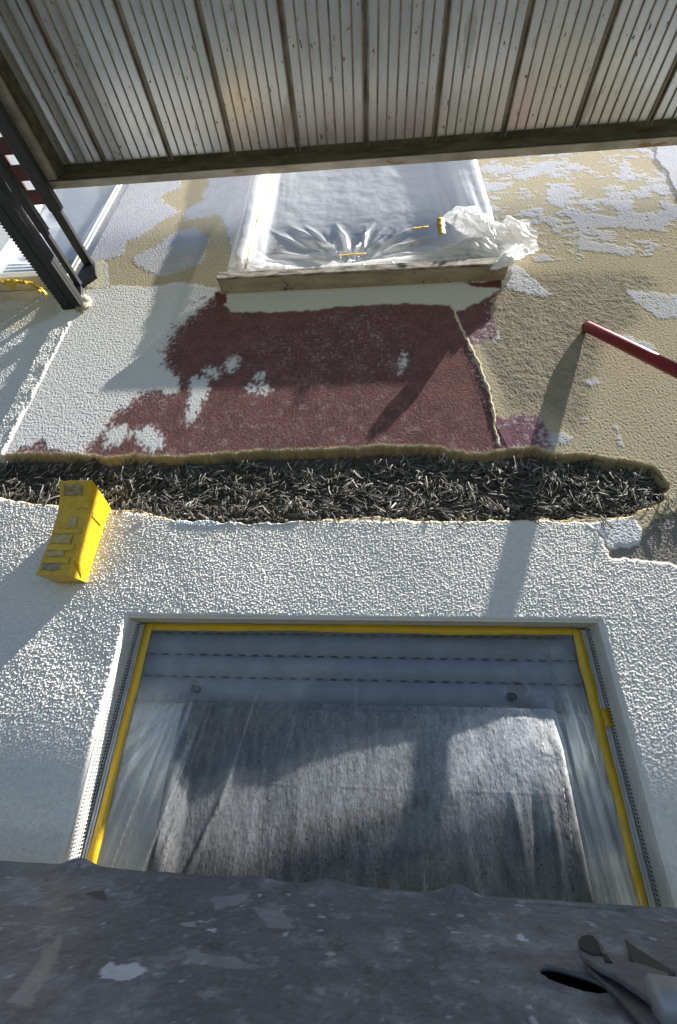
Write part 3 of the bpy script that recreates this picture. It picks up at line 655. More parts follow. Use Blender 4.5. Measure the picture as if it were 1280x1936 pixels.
for k in range(46):
    th0 = 0.15 + (math.pi - 0.3) * ((k * 0.618) % 1.0) + random.uniform(-0.05, 0.05); L0 = random.uniform(0.12, 0.45) * (0.7 + 0.5 * abs(math.cos(th0))); bow = random.uniform(-0.25, 0.25); ox = random.uniform(-0.06, 0.06); off = random.uniform(0.0, 0.07)
    rr = np.hypot(Xm - cx - ox, Zm - cz); tt_ = np.arctan2(Zm - cz, Xm - cx - ox); wd_ = random.uniform(0.004, 0.009) * (0.6 + rr / 0.25)
    dd = (tt_ - th0 - bow * rr) * rr
    Ym += inside * random.choice((-1, -1, 1)) * random.uniform(0.008, 0.020) * np.exp(-np.abs(dd / wd_) ** 1.3) * sstep(off, off + 0.06, rr) * (1 - sstep(0.55 * L0, L0, rr))
Ym += inside * 0.03 * np.exp(-(r / 0.16) ** 2)
# hanging creases at the sides
Ym += 0.010 * perlin(Xm + 0.05 * Zm, Zm, 0.05, 104, 1.2) * (sstep(0.25, 0.40, Xm) + sstep(-0.36, -0.48, Xm))
Ym += 0.0035 * fbm(Xm, Zm, 0.12, 105, 4)
# the bottom hem lies crumpled on the sill
hem = sstep(1.77, 1.70, Zm + 0.018 * perlin(Xm, Zm * 0, 0.16, 106)); Ym = Ym * (1 - hem) + hem * (-0.040 + 0.020 * fbm(Xm, Zm, 0.06, 107, 4))
me = np_mesh('masking_film', np.stack([Xm, Ym, Zm], -1), grid_quads(nv, nu))
tag(link_mesh('masking_film', me, M_FILMU), 'milky film over the upper window with creases fanning out of one point on its sill', 'plastic film')
# crumpled bundle of film at the right end of the sill
def crumple(name, c, rad, seed, sub=6, amp=0.45, par=None):
    b = bmesh.new(); bmesh.ops.create_icosphere(b, subdivisions=sub, radius=1.0)
    me = bpy.data.meshes.new(name); b.to_mesh(me); b.free()
    n = len(me.vertices); co = np.empty(n * 3, np.float32); me.vertices.foreach_get('co', co); co = co.reshape(-1, 3)
    r = np.random.default_rng(seed); d = np.ones(n, np.float32)
    for f, a in ((0.7, 0.45), (1.2, 0.42), (2.0, 0.28), (3.4, 0.15), (6, 0.07)):
        acc = np.full(n, 9.0)
        for _ in range(5):
            k = r.normal(0, 1, 3); k /= np.linalg.norm(k); ph = r.uniform(0, 6.3)
            q = co @ k * f * 2 + ph + 0.9 * np.sin(co @ r.normal(0, 1, 3) * f + r.uniform(0, 6))
            acc = np.minimum(acc, np.abs(np.sin(q)))
        d += amp * a * (acc * 2.2 - 0.6)
    co = co * d[:, None] * np.array(rad)[None, :] + np.array(c)[None, :]
    me.vertices.foreach_set('co', co.astype(np.float32).ravel()); me.update()
    return me
bag = empty('film_bundle', (0.52, -0.04, 1.66), 'crumpled bundle of white plastic film bulging over the right end of the sill', 'plastic film')
def tri(x): return np.abs((x / np.pi) % 2 - 1) * 2 - 1
def gathered(name, path, radii, flat, seed, nfold=9, nu=150, nv=240):
    """film gathered like cloth round a path: sharp folds run along it and wander"""
    r = np.random.default_rng(seed); path = np.array(path, float); K = len(path)
    u = np.linspace(0, 1, nu); v = np.linspace(0, 2 * np.pi, nv, endpoint=False); U, Vg = np.meshgrid(u, v, indexing='ij')
    P = np.stack([np.interp(u, np.linspace(0, 1, K), path[:, i]) for i in range(3)], -1)
    for _ in range(14): P[1:-1] = 0.25 * P[:-2] + 0.5 * P[1:-1] + 0.25 * P[2:]
    T = np.gradient(P, axis=0); T /= np.linalg.norm(T, axis=1)[:, None]
    up = np.cross(T, np.array([0, 1.0, 0])); up /= np.linalg.norm(up, axis=1)[:, None]; out = np.array([0, 1.0, 0])
    rad = np.interp(u, np.linspace(0, 1, len(radii)), radii)
    wander = 0.8 * fbm(np.cos(Vg) + 2 * U, np.sin(Vg) + 2 * U, 1.2, seed + 1, 3); ph = r.uniform(0, 6, 4)
    a = tri(nfold * Vg + ph[0] + 4.0 * wander + 3 * np.sin(3 * U + ph[1])) * 0.15 + tri(round(nfold * 1.9) * Vg + ph[2] + 6 * wander - 5 * U) * 0.05
    a = a + 0.30 * fbm(np.cos(Vg) * 1.0 + 3 * U, np.sin(Vg) * 1.0 - 2 * U, 0.55, seed + 2, 4) + 0.05 * tri(9 * U + 2 * np.sin(2 * Vg) + 5 * wander) 
    R_ = rad[:, None] * (1 + a * (0.6 + 0.6 * np.sin(np.pi * np.clip(U, 0.05, 0.95))))
    V = P[:, None, :] + up[:, None, :] * (R_ * np.cos(Vg))[..., None] + out * (R_ * flat * np.sin(Vg))[..., None]
    V[-6:] += T[-1] * (0.012 * tri(5 * Vg[-6:] + ph[3]) + 0.012 * fbm(np.cos(Vg[-6:]), np.sin(Vg[-6:]), 0.4, seed + 3, 3))[..., None] * np.linspace(0, 1, 6)[:, None, None]
    i = np.arange(nu * nv).reshape(nu, nv); j = np.roll(i, -1, axis=1)
    Q = np.stack([i[:-1], j[:-1], j[1:], i[1:]], -1).reshape(-1, 4)
    return np_mesh(name, V, Q)
B3 = lambda px, py, y: (wall(px, py, y)[0], y, wall(px, py, y)[1])
link_mesh('tail', gathered('tail', [B3(880, 462, -0.035), B3(925, 455, -0.040), B3(965, 450, -0.044), B3(1003, 444, -0.046)], [0.035, 0.075, 0.102, 0.116, 0.092], 0.27, 3, 7), M_BAG, bag, True)
link_mesh('knot', gathered('knot', [B3(838, 412, -0.05), B3(868, 408, -0.06), B3(905, 428, -0.062), B3(930, 455, -0.055)], [0.012, 0.040, 0.052, 0.050, 0.020], 0.7, 8, 6), M_BAG, bag, True)
link_mesh('swag', gathered('swag', [B3(800, 488, -0.03), B3(850, 478, -0.035), B3(890, 470, -0.045), B3(940, 480, -0.05)], [0.012, 0.030, 0.042, 0.060, 0.040], 0.5, 12, 6), M_BAG, bag, True)
link_mesh('corner', gathered('corner', [B3(928, 508, -0.075), B3(940, 502, -0.084), B3(958, 490, -0.082), B3(980, 468, -0.070)], [0.005, 0.015, 0.028, 0.022], 0.55, 22, 6), M_BAG, bag, True)
link_mesh('hem', gathered('hem', [(-0.25, -0.020, 1.700), (0.05, -0.024, 1.712), (0.25, -0.030, 1.720), (0.52, -0.035, 1.735)], [0.012, 0.026, 0.030, 0.040], 0.7, 15, 5), M_BAG, bag, True)
link_mesh('hem', gathered('hem', [(-0.54, -0.035, 1.755), (-0.48, -0.035, 1.735), (-0.38, -0.03, 1.712), (-0.22, -0.025, 1.695)], [0.030, 0.042, 0.026, 0.010], 0.6, 18, 5), M_BAG, bag, True)
a = wall(832, 408, -0.105); b2 = wall(836, 440, -0.105)
tape_strip('masking_tape', (a[0], -0.10, a[1]), (b2[0], -0.10, b2[1]), 0.030, (0, -1, 0), 0.0016, 'yellow tape scrap stuck on the film bundle above the sill', 5, 16)
a = wall(780, 432, -0.03); b2 = wall(808, 436, -0.03)
tape_strip('masking_tape', (a[0], -0.03, a[1]), (b2[0], -0.045, b2[1]), 0.014, (0, -1, 0), 0.0016, 'small yellow tape scrap on the milky film left of the bundle', 6, 16)
a = wall(509, 338, -0.052); b2 = wall(463, 508, -0.052)
tape_strip('masking_tape', (a[0] , -0.052, a[1] + 0.1), (b2[0], -0.052, b2[1]), 0.009, (0.5, -1, 0), 0.0016, 'narrow yellow tape strip down the left edge of the upper window film', 7, 60)
a = wall(640, 487, -0.0); b2 = wall(692, 484, -0.0)
tape_strip('masking_tape', (a[0], -0.02, a[1] - 0.02), (b2[0], -0.02, b2[1] - 0.015), 0.012, (0, -1, 0.2), 0.0016, 'yellow tape scrap at the foot of the fanned creases on the sill', 8, 16)

# ------------------------------------------------------------------ window at the far left
sl = MB()
for k in range(46):
    z = LZ0 + 0.03 + 0.0265 * k
    pts = [(-2.85, 0.060, z), (-2.85, 0.054, z + 0.006), (-2.85, 0.053, z + 0.013), (-2.85, 0.056, z + 0.021), (-2.85, 0.0615, z + 0.0255), (-2.85, 0.068, z + 0.025), (-2.85, 0.068, z)]
    sl.prism(pts, (2.85 + LX1 - 0.06, 0, 0))
sl.build('roller_shutter', mottled('pale shutter metal', (0.52, 0.56, 0.62), (0.62, 0.66, 0.72), 0.32, 15, metallic=0.25), house, True)
Xq, Zq = np.meshgrid(np.linspace(-2.85, LX1 - 0.05, 160), np.linspace(LZ0 + 0.20, LZ0 + 1.2, 140))
Yq = 0.044 + 0.010 * fbm(Xq + 0.3 * Zq, Zq, 0.35, 501, 4) - 0.012 * np.exp(-((Zq - LZ0 - 0.20 - 0.03 * np.sin(9 * Xq)) / 0.03) ** 2)
lf = link_mesh('masking_film', np_mesh('masking_film', np.stack([Xq, Yq, Zq + 0.03 * np.sin(7 * Xq) * (Zq < LZ0 + 0.22)], -1), grid_quads(140, 160)), M_FILMU)
tag(lf, 'bluish film hanging over the upper part of the far left shutter', 'plastic film')
n, mrows = 64, 120
U, Vv = np.meshgrid(np.linspace(0, 1, n), np.linspace(0, 1, mrows))
Zm = LZ0 + 0.005 + 1.2 * Vv; wl = 0.072 - 0.018 * np.sin(Vv * 9.0 + 0.5) 
Xm = LX1 - 0.004 - wl * (1 - U); Ym = 0.012 + 0.036 * (1 - U) + 0.0022 * np.sin(U * 2 * np.pi * 7) + 0.004 * np.sin(Vv * 14)
me = np_mesh('fluted_strip', np.stack([Xm, Ym, Zm], -1), grid_quads(mrows, n))
fs = link_mesh('fluted_strip', me, plain('white fluted plastic', (0.74, 0.76, 0.79), 0.4)); fs.modifiers.new('thickness', 'SOLIDIFY').thickness = 0.001
tag(fs, 'white fluted plastic strip along the right edge of the far left window', 'trim strip')
s = MB(); s.box(-2.9, LX1 - 0.03, -0.050, 0.01, LZ0 - 0.045, LZ0 - 0.006, 0.003); s.build('window_sill', mottled('pale sill', (0.58, 0.56, 0.48), (0.72, 0.70, 0.62), 0.8, 20), house)
s = MB(); s.box(-2.85, LX1 - 0.015, -0.025, 0.05, LZ0 - 0.005, LZ0 + 0.026, 0.003); s.build('window_frame', plain('dark bottom rail', (0.10, 0.11, 0.12), 0.4), house)
def crumpled_tape(name, pts, wd, seed, label):
    r = random.Random(seed); V = []; pts = [Vector(p) for p in pts]; n = 90; m = 7
    for i in range(n + 1):
        u = i / n * (len(pts) - 1); k = min(int(u), len(pts) - 2); c = pts[k].lerp(pts[k + 1], u - k)
        tw = 1.3 * math.sin(u * 2.6 + seed) + 0.7 * math.sin(u * 7.1); w = wd * (0.65 + 0.35 * math.sin(u * 4.3 + 1))
        for j in range(m):
            s = j / (m - 1) - 0.5
            V.append((c.x + 0.004 * math.sin(9 * u + 5 * s), c.y + w * s * math.sin(tw) - 0.006 * abs(math.sin(5 * u + 7 * s)) , c.z + w * s * math.cos(tw) + 0.004 * math.sin(11 * u + 3 * s)))
    me = np_mesh(name, np.array(V), grid_quads(n + 1, m)); o = link_mesh(name, me, M_YELLOW)
    o.modifiers.new('thickness', 'SOLIDIFY').thickness = 0.0012
    return tag(o, label, 'tape', 'yellow masking tape strips')
P3 = lambda px, py, y: (wall(px, py, y)[0], y, wall(px, py, y)[1])
crumpled_tape('masking_tape', [P3(-160, 530, -0.055), P3(-60, 536, -0.056), P3(0, 534, -0.057), P3(20, 540, -0.056), P3(50, 534, -0.058), P3(72, 543, -0.056), P3(80, 552, -0.050), P3(90, 562, -0.03)], 0.040, 4, 'twisted yellow tape hanging off the sill of the far left window')

# ------------------------------------------------------------------ wall lamp wrapped in yellow tape
def lerp(a, b, t): return a + (b - a) * t
lampo = empty('wrapped_wall_lamp', (-0.84, 0, 0.343), 'boxy wall lamp wrapped all over in yellow tape, its flared hood leaning out', 'lamp')
prof = [(0.004, 0.340), (-0.080, 0.335), (-0.0805, 0.38), (-0.081, 0.44), (-0.084, 0.49), (-0.091, 0.53), (-0.104, 0.565), (-0.122, 0.600), (-0.118, 0.606), (-0.06, 0.592), (0.004, 0.572)]
lx0, lx1 = -0.879, -0.790
nx = 26; dense = []
for (a, b) in zip(prof, prof[1:] + prof[:1]):
    k = max(1, int(math.hypot(b[0] - a[0], b[1] - a[1]) / 0.0035))
    dense += [(lerp(a[0], b[0], i / k), lerp(a[1], b[1], i / k)) for i in range(k)]
V = []
for i in range(nx):
    u = i / (nx - 1); x = lerp(lx0, lx1, u)
    for (y, z) in dense:
        tp = 1.0 + 0.05 * max(0, (z - 0.5) / 0.1)
        V.append(((x - (lx0 + lx1) / 2) * tp + (lx0 + lx1) / 2, y, z))
V = np.array(V); nd = len(dense)
wob = 0.0018 * fbm(V[:, 0] * 3 + V[:, 1], V[:, 2], 0.05, 111, 3) + 0.0009 * fbm(V[:, 0] + V[:, 1] * 2, V[:, 2] * 2, 0.02, 112, 3)
V[:, 1] -= wob * (V[:, 1] < -0.01); V[:, 0] += wob * 0.8; V[:, 2] += 0.6 * wob
Q = []
for i in range(nx - 1):
    for j in range(nd):
        k = (j + 1) % nd; Q.append((i * nd + j, i * nd + k, (i + 1) * nd + k, (i + 1) * nd + j))
bmv = bmesh.new(); vs = [bmv.verts.new(v) for v in V]
for q in Q: bmv.faces.new([vs[i] for i in q])
def fill_end(idx):
    f = bmv.faces.new([vs[i] for i in idx]); return f
ends = [fill_end([j for j in range(nd)][::-1]), fill_end([(nx - 1) * nd + j for j in range(nd)])]
bmesh.ops.recalc_face_normals(bmv, faces=bmv.faces[:]); bmesh.ops.triangulate(bmv, faces=ends)
me = bpy.data.meshes.new('lamp_body'); bmv.to_mesh(me); bmv.free()
link_mesh('lamp_body', me, M_YELLOWD, lampo, False)
def face_y(z):   # front of the lamp at height z
    return float(np.interp(z, [0.335, 0.38, 0.44, 0.49, 0.53, 0.565, 0.600], [-0.080, -0.0805, -0.081, -0.084, -0.091, -0.104, -0.122]))
def patch(name, x0, x1, z0, z1, mat, off=0.0022, th=0.0012, seed=1):
    n, m = 14, 10; Vp = []; rr = random.Random(seed)
    ph = rr.uniform(0, 6)
    for i in range(n + 1):
        for j in range(m + 1):
            u, v = i / n, j / m; z = lerp(z0, z1, v) + 0.0015 * math.sin(9 * u + ph); x = lerp(x0, x1, u) + 0.0012 * math.sin(11 * v + ph)
            Vp.append((x, face_y(z) - off - 0.0006 * math.sin(13 * u + ph), z))
    me = np_mesh(name, np.array(Vp), grid_quads(n + 1, m + 1, flip=True)); o = link_mesh(name, me, mat, lampo)
    o.modifiers.new('thickness', 'SOLIDIFY').thickness = th; return o
M_GL = mottled('dusty lamp glass', (0.16, 0.12, 0.05), (0.42, 0.34, 0.20), 0.2, 60, stretch=(1, 1, 2))
M_GL2 = mottled('taped over glass', (0.42, 0.29, 0.05), (0.55, 0.44, 0.20), 0.3, 40, stretch=(1, 1, 2))
patch('bare_glass', -0.868, -0.812, 0.563, 0.590, M_GL, seed=1)
patch('bare_glass', -0.872, -0.818, 0.348, 0.366, M_GL, seed=2)
patch('bare_glass', -0.872, -0.820, 0.387, 0.402, M_GL2, seed=3)
patch('bare_glass', -0.870, -0.815, 0.425, 0.452, M_GL2, seed=4)
patch('bare_glass', -0.838, -0.815, 0.470, 0.505, M_GL2, seed=5)
patch('tape_lap', -0.8765, -0.800, 0.404, 0.422, M_YELLOW, 0.0022, 0.0005, 6)
patch('tape_lap', -0.8765, -0.800, 0.368, 0.384, M_YELLOW, 0.0022, 0.0005, 7)
patch('tape_lap', -0.8765, -0.792, 0.455, 0.468, M_YELLOW, 0.0022, 0.0005, 8)
patch('tape_lap', -0.835, -0.788, 0.528, 0.545, M_YELLOW, 0.0022, 0.0005, 9)
fl_ = MB(); fl_.prism([(-0.7885, -0.070, 0.515), (-0.7885, -0.025, 0.508), (-0.7885, -0.022, 0.535), (-0.7885, -0.072, 0.528)], (0.0012, 0, 0)); fl_.build('tape_lap', M_YELLOW, lampo)
fl_ = MB(); fl_.prism([(-0.789, -0.074, 0.372), (-0.784, -0.030, 0.352), (-0.784, -0.034, 0.362), (-0.789, -0.074, 0.380)], (0.002, 0, 0)); fl_.build('tape_lap', M_YELLOW, lampo)

# ------------------------------------------------------------------ upper scaffold deck, seen from below
ZB = 1.972; GAP = -0.262; DEPTH = 1.22
deck = empty('scaffold_deck', (-1.33, GAP, ZB), 'ribbed aluminium scaffold deck overhead, its underside stained and grimy', 'scaffold deck')
seams = [-1.2725 + 0.2685 * k + 0.0 for k in range(14)]
seams[0] = -1.275; sx = [-1.0815, -0.799, -0.537, -0.270, 0.003, 0.2695, 0.5335, 0.803]
seams = [-1.275] + sx + [1.07 + 0.267 * k for k in range(16)]
ZP = 2.052
for a, b in zip(seams[:-1], seams[1:]):
    a1, b1 = a + 0.005, b - 0.005
    pl = MB(); pl.box(a1, b1, GAP - DEPTH, GAP - 0.030, ZP, ZP + 0.006)
    po = pl.build('deck_plank', M_ALU, deck)
    rb = MB(); k = 7 if b - a > 0.22 else 5
    for i in range(0, k + 1):
        x = lerp(a1 + 0.003, b1 - 0.003, i / k); hw = 0.0036 if 0 < i < k else 0.0045; dp = 0.0055 if 0 < i < k else 0.009
        rb.prism([(x - hw, GAP - DEPTH, ZP + 0.001), (x - hw * 0.5, GAP - DEPTH, ZP - dp), (x + hw * 0.5, GAP - DEPTH, ZP - dp), (x + hw, GAP - DEPTH, ZP + 0.001)], (0, DEPTH - 0.031, 0))
    part_of(rb.build('rib', M_RIB), po)
    sgap = MB(); sgap.box(b1, b + 0.005, GAP - DEPTH, GAP - 0.031, ZP + 0.001, ZP + 0.008); part_of(sgap.build('seam', M_RIB), po)
bm_ = MB()
pts = [(-1.33, GAP, ZB), (-1.33, GAP, ZB + 0.088), (-1.33, GAP - 0.029, ZB + 0.088), (-1.33, GAP - 0.029, ZB + 0.05), (-1.33, GAP - 0.026, ZB)]
bm_.prism(pts, (6.5, 0, 0), 0.0015); front = bm_.build('front_beam', M_BEAM, deck)
fl_ = MB(); fl_.prism([(-1.27, GAP - 0.0275, ZB + 0.006), (-1.27, GAP - 0.0300, ZB + 0.05), (-1.27, GAP - 0.0300, ZP - 0.001), (-1.27, GAP - 0.052, ZP - 0.003), (-1.27, GAP - 0.052, ZP - 0.006), (-1.27, GAP - 0.034, ZP - 0.010), (-1.27, GAP - 0.031, ZB + 0.004)], (6.40, 0, 0)); part_of(fl_.build('inner_flange', M_GRIME), front)
bm_ = MB(); bm_.box(-1.326, -1.278, GAP - DEPTH, GAP - 0.031, ZB + 0.002, ZB + 0.086, 0.002); sb = bm_.build('side_beam', M_BEAM, deck)
fl_ = MB(); fl_.box(-1.2775, -1.262, GAP - DEPTH, GAP - 0.033, ZB + 0.022, ZP - 0.001); part_of(fl_.build('inner_flange', M_GRIME), sb)
bm_ = MB(); bm_.box(-1.33, 5.17, GAP - DEPTH - 0.03, GAP - DEPTH - 0.001, ZB, ZB + 0.088, 0.002); bm_.build('rear_beam', M_BEAM, deck)
# red perforated transom carrying the deck's left end
tr = empty('red_scaffold_transom', (-1.42, -0.25, 1.93), 'old red perforated scaffold transom under the left end of the deck', 'scaffold bracket')
m_ = MB(); m_.box(-1.352, -1.318, -1.55, -0.262, 1.915, 1.968, 0.003); m_.build('rail', M_REDOLD, tr)
m_ = MB(); m_.box(-1.520, -1.486, -1.55, -0.190, 1.905, 1.955, 0.003); m_.build('rail', M_REDOLD, tr)
for k in range(16):
    y = -0.23 - 0.085 * k
    m_ = MB(); m_.box(-1.4855, -1.3525, y - 0.052, y, 1.925, 1.935, 0.002); m_.build('web_plate', M_REDOLD, tr)
m_ = MB(); m_.box(-1.425, -1.405, -1.55, -0.25, 1.9355, 1.95, 0.002); m_.build('stiffener', M_REDOLD, tr)
m_ = MB(); m_.tube([(-1.335, -0.262, 1.94), (-1.335, -0.246, 1.94), (-1.335, -0.240, 1.94)], [0.022, 0.022, 0.012], 16); m_.build('end_cap', M_REDOLD, tr, True)

# ------------------------------------------------------------------ black steel bracket standing out of the wall at the left
br = empty('steel_bracket', (-1.26, 0, 1.55), 'three black steel arms standing out of the wall beside the deck, lowest one toothed', 'bracket')
m_ = MB(); m_.box(-1.2935, -1.2100, -1.7, 0.004, 1.550, 1.566, 0.001); m_.box(-1.2150, -1.2090, -1.7, 0.004, 1.566, 1.590); m_.box(-1.2525, -1.2495, -1.7, 0.004, 1.5480, 1.5495)
arm = m_.build('lower_arm', M_BLACK, br)
te = MB(); k = 0
while k < 150:
    y = -0.004 - k * 0.0110; te.prism([(-1.2930, y, 1.551), (-1.2930, y - 0.0085, 1.551), (-1.3005, y - 0.0060, 1.551), (-1.3005, y - 0.0025, 1.551)], (0, 0, 0.012)); k += 1
part_of(te.build('teeth', M_BLACK), arm)
m_ = MB(); m_.box(-1.2880, -1.2640, -0.30, 0.0, 1.700, 1.722, 0.002); m_.build('middle_arm', M_BLACK2, br)
m_ = MB(); m_.box(-1.2905, -1.2575, -1.7, -0.232, 1.696, 1.726, 0.003); m_.build('arm_sleeve', M_BLACK2, br)
m_ = MB(); m_.box(-1.3040, -1.2630, -0.30, 0.0, 1.858, 1.880, 0.002); m_.build('upper_arm', M_BLACK2, br)
m_ = MB(); m_.box(-1.3065, -1.2540, -1.7, -0.232, 1.854, 1.884, 0.003); m_.build('arm_sleeve', M_BLACK2, br)
m_ = MB(); m_.prism([(-1.300, -0.014, 1.552), (-1.225, -0.014, 1.552), (-1.240, -0.014, 1.64), (-1.262, -0.014, 1.70), (-1.215, -0.014, 1.77), (-1.258, -0.014, 1.88), (-1.302, -0.014, 1.88), (-1.308, -0.014, 1.70)], (0, 0.018, 0), 0.001)
m_.build('wall_plate', M_BLACK, br)
pm = crumple('mortar_collar', (-1.215, -0.008, 1.585), (0.030, 0.014, 0.050), 33, 4, 0.5)
o = link_mesh('mortar_collar', pm, mottled('mortar', (0.28, 0.25, 0.19), (0.46, 0.42, 0.33), 0.9, 40), house, True)

# ------------------------------------------------------------------ red pole leaning on the wall at the right
tip = Vector((0.787, -0.016, 1.298)); Pd = Vector((0.893, -0.138, 0.918)); dv = (Pd - tip).normalized(); dv = (Vector((0.893, -0.150, 0.918)) - tip).normalized()
end = tip + dv * ((tip.z + 0.195) / -dv.z)
pole = MB(); pole.tube([tip - dv * 0.010, tip - dv * 0.007, tip, tip + dv * 0.4, end], [0.008, 0.0145, 0.0175, 0.0180, 0.0180], 28)
tag(pole.build('red_pole', M_RED, None, True), 'glossy red steel pole leaning from the lower deck against the beige wall', 'pole')

# ------------------------------------------------------------------ lower scaffold deck in front of the camera
ld = empty('lower_scaffold_deck', (0, -0.3, -0.2), 'dark worn scaffold deck at the bottom, speckled with paint and mortar', 'scaffold deck')
Z0 = -0.2
xs2 = np.concatenate([np.linspace(-2.2, -0.85, 40)[:-1], np.arange(-0.85, 0.75, 0.0025), np.linspace(0.75, 2.2, 40)[1:]]); ys2 = np.concatenate([np.linspace(-1.30, -0.70, 40)[:-1], np.arange(-0.70, -0.286, 0.0023), [-0.286]])
X, Y = np.meshgrid(xs2, ys2)
FP = lambda pts, z=Z0: [floor_pt(a, b, z) for a, b in pts]
xw = X + 0.006 * fbm(X, Y, 0.03, 201, 4, 0.6); yw = Y + 0.006 * fbm(X, Y, 0.03, 202, 4, 0.6)
hole_poly = []
c0 = floor_pt(1016, 1836, Z0); c1 = floor_pt(1148, 1878, Z0)
hc = ((c0[0] + c1[0]) / 2 + 0.002, (c0[1] + c1[1]) / 2); hl = math.hypot(c1[0] - c0[0], c1[1] - c0[1]) / 2; ha = math.atan2(c1[1] - c0[1], c1[0] - c0[0])
ux = (X - hc[0]) * math.cos(ha) + (Y - hc[1]) * math.sin(ha); uy = -(X - hc[0]) * math.sin(ha) + (Y - hc[1]) * math.cos(ha)
hr = np.sqrt((ux / hl) ** 2 + (uy / 0.0165) ** 2)
Hd = 0.0012 * fbm(X, Y, 0.12, 203, 4) + 0.0005 * fbm(X, Y, 0.012, 204, 3)
# stamped bumps along the far edge
for bx, bh, bw in ((-0.438, 0.0115, 0.024), (-0.170, 0.006, 0.030), (-0.062, 0.008, 0.026), (0.118, 0.0135, 0.024)):
    Hd += bh * np.exp(-((X - bx) / bw) ** 2) * np.exp(-((Y + 0.296) / 0.018) ** 2)
tiltx = np.interp(X, [-0.8, -0.5, -0.1, 0.4, 0.8], [0.006, 0.006, 0.0, -0.0035, -0.006]); Hd += tiltx * sstep(-0.45, -0.29, Y)
groove = np.exp(-((Y + 0.305 + 0.02 * (X - 0.25)) / 0.0022) ** 2) * sstep(0.16, 0.20, X); Hd -= 0.004 * groove
Hd += 0.003 * np.exp(-((hr - 1.16) / 0.16) ** 2)
cd = np.empty(X.shape + (3,), np.float32); cd[:] = (0.115, 0.115, 0.12)
def layd(m, c):
    global cd
    m = np.asarray(m); soft_ = m.dtype == bool
    if soft_: m = blur(m, 1) * np.clip(1.0 + 0.9 * b3f, 0.25, 1)
    m = np.clip(m, 0, 1).astype(np.float32)[..., None]; cd = cd * (1 - m) + np.asarray(c, np.float32) * m
b3f = fbm(X, Y, 0.010, 217, 4, 0.7); b1 = fbm(X, Y, 0.10, 205, 6, 0.6); b2_ = fbm(xw, yw, 0.045, 206, 6, 0.65); b3 = fbm(X, Y, 0.016, 207, 4, 0.6); b4 = fbm(X * 0.6, Y * 1.5, 0.20, 208, 5)
layd(0.55 * sstep(-0.1, 0.5, b1), (0.17, 0.17, 0.178)); layd(0.6 * sstep(0.10, 0.16, b4) * sstep(-0.3, 0.3, b2_), (0.20, 0.205, 0.225))
layd(0.42 * sstep(0.15, 0.50, b2_ + 0.25 * b3f), (0.29, 0.295, 0.315)); layd(0.5 * sstep(0.30, 0.50, b3 * 0.7 + b2_ * 0.4), (0.36, 0.365, 0.385)); layd(0.6 * sstep(-0.42, -0.5, b2_), (0.06, 0.06, 0.062))
sp_ = perlin(X, Y, 0.017, 209) ; layd(0.35 * sstep(0.0, 0.5, fbm(X, Y, 0.006, 215, 3, 0.7)), (0.22, 0.222, 0.232)); layd(0.5 * sstep(0.3, 0.6, fbm(X, Y, 0.008, 216, 3, 0.7)), (0.06, 0.06, 0.062))
layd(0.8 * sstep(0.73, 0.77, sp_), (0.42, 0.43, 0.46)); layd(0.7 * sstep(0.80, 0.83, perlin(X, Y, 0.009, 210)), (0.36, 0.37, 0.40))
layd(0.65 * inpoly(xw, yw, FP([(115, 1768), (112, 1800), (60, 1905), (20, 1900), (45, 1860), (80, 1800)])), (0.31, 0.285, 0.245))  # faint sun patch painted into the deck colour
layd(0.4 * inpoly(xw, yw, FP([(125, 1660), (120, 1720), (85, 1735), (95, 1690), (108, 1665)])), (0.20, 0.18, 0.15))  # upper end of the painted sun patch
layd(0.95 * inpoly(xw, yw, FP([(183, 1835), (205, 1822), (262, 1822), (281, 1832), (250, 1850), (190, 1854)])), (0.48, 0.51, 0.56))
layd(0.9 * inpoly(xw, yw, FP([(976, 1766), (990, 1765), (1007, 1780), (1000, 1781), (980, 1776)])), (0.50, 0.54, 0.60))
layd(0.9 * inpoly(xw, yw, FP([(390, 1757), (407, 1755), (405, 1762), (392, 1762)])), (0.52, 0.56, 0.62)); layd(0.8 * inpoly(xw, yw, FP([(490, 1690), (497, 1692), (496, 1697), (490, 1696)])), (0.55, 0.6, 0.66))
layd(0.7 * inpoly(xw, yw, FP([(340, 1748), (375, 1742), (372, 1752), (345, 1752)])), (0.38, 0.37, 0.365))
layd(0.7 * inpoly(xw, yw, FP([(400, 1700), (470, 1690), (465, 1705), (405, 1722)])), (0.27, 0.275, 0.30)); layd(0.6 * inpoly(xw, yw, FP([(475, 1715), (530, 1720), (560, 1755), (510, 1755)])), (0.29, 0.29, 0.315))
layd(0.6 * inpoly(xw, yw, FP([(345, 1790), (420, 1805), (500, 1830), (420, 1832), (360, 1815)])), (0.28, 0.285, 0.31))
layd(0.8 * inpoly(xw, yw, FP([(160, 1692), (200, 1685), (203, 1705), (175, 1700)])), (0.02, 0.02, 0.022))
layd(sstep(1.02, 0.95, hr), (0.012, 0.012, 0.013))  # slot edge painted near black, as the shade inside the hole
snap = np.abs(hr - 1) < 0.09; ang_ = np.arctan2(uy / 0.0165, ux / hl); ex_, ey_ = hl * np.cos(ang_), 0.0165 * np.sin(ang_)
X = np.where(snap, hc[0] + ex_ * math.cos(ha) - ey_ * math.sin(ha), X); Y = np.where(snap, hc[1] + ex_ * math.sin(ha) + ey_ * math.cos(ha), Y)
cd *= np.array([1.48, 1.47, 1.44], np.float32)
me = np_mesh('deck_sheet', np.stack([X, Y, Z0 + Hd], -1), grid_quads(*X.shape, keep=((hr[:-1, :-1] + hr[1:, 1:] + hr[1:, :-1] + hr[:-1, 1:]) / 4 > 1.0))); set_color(me, cd.reshape(-1, 3))
link_mesh('deck_sheet', me, M_DECK, ld)
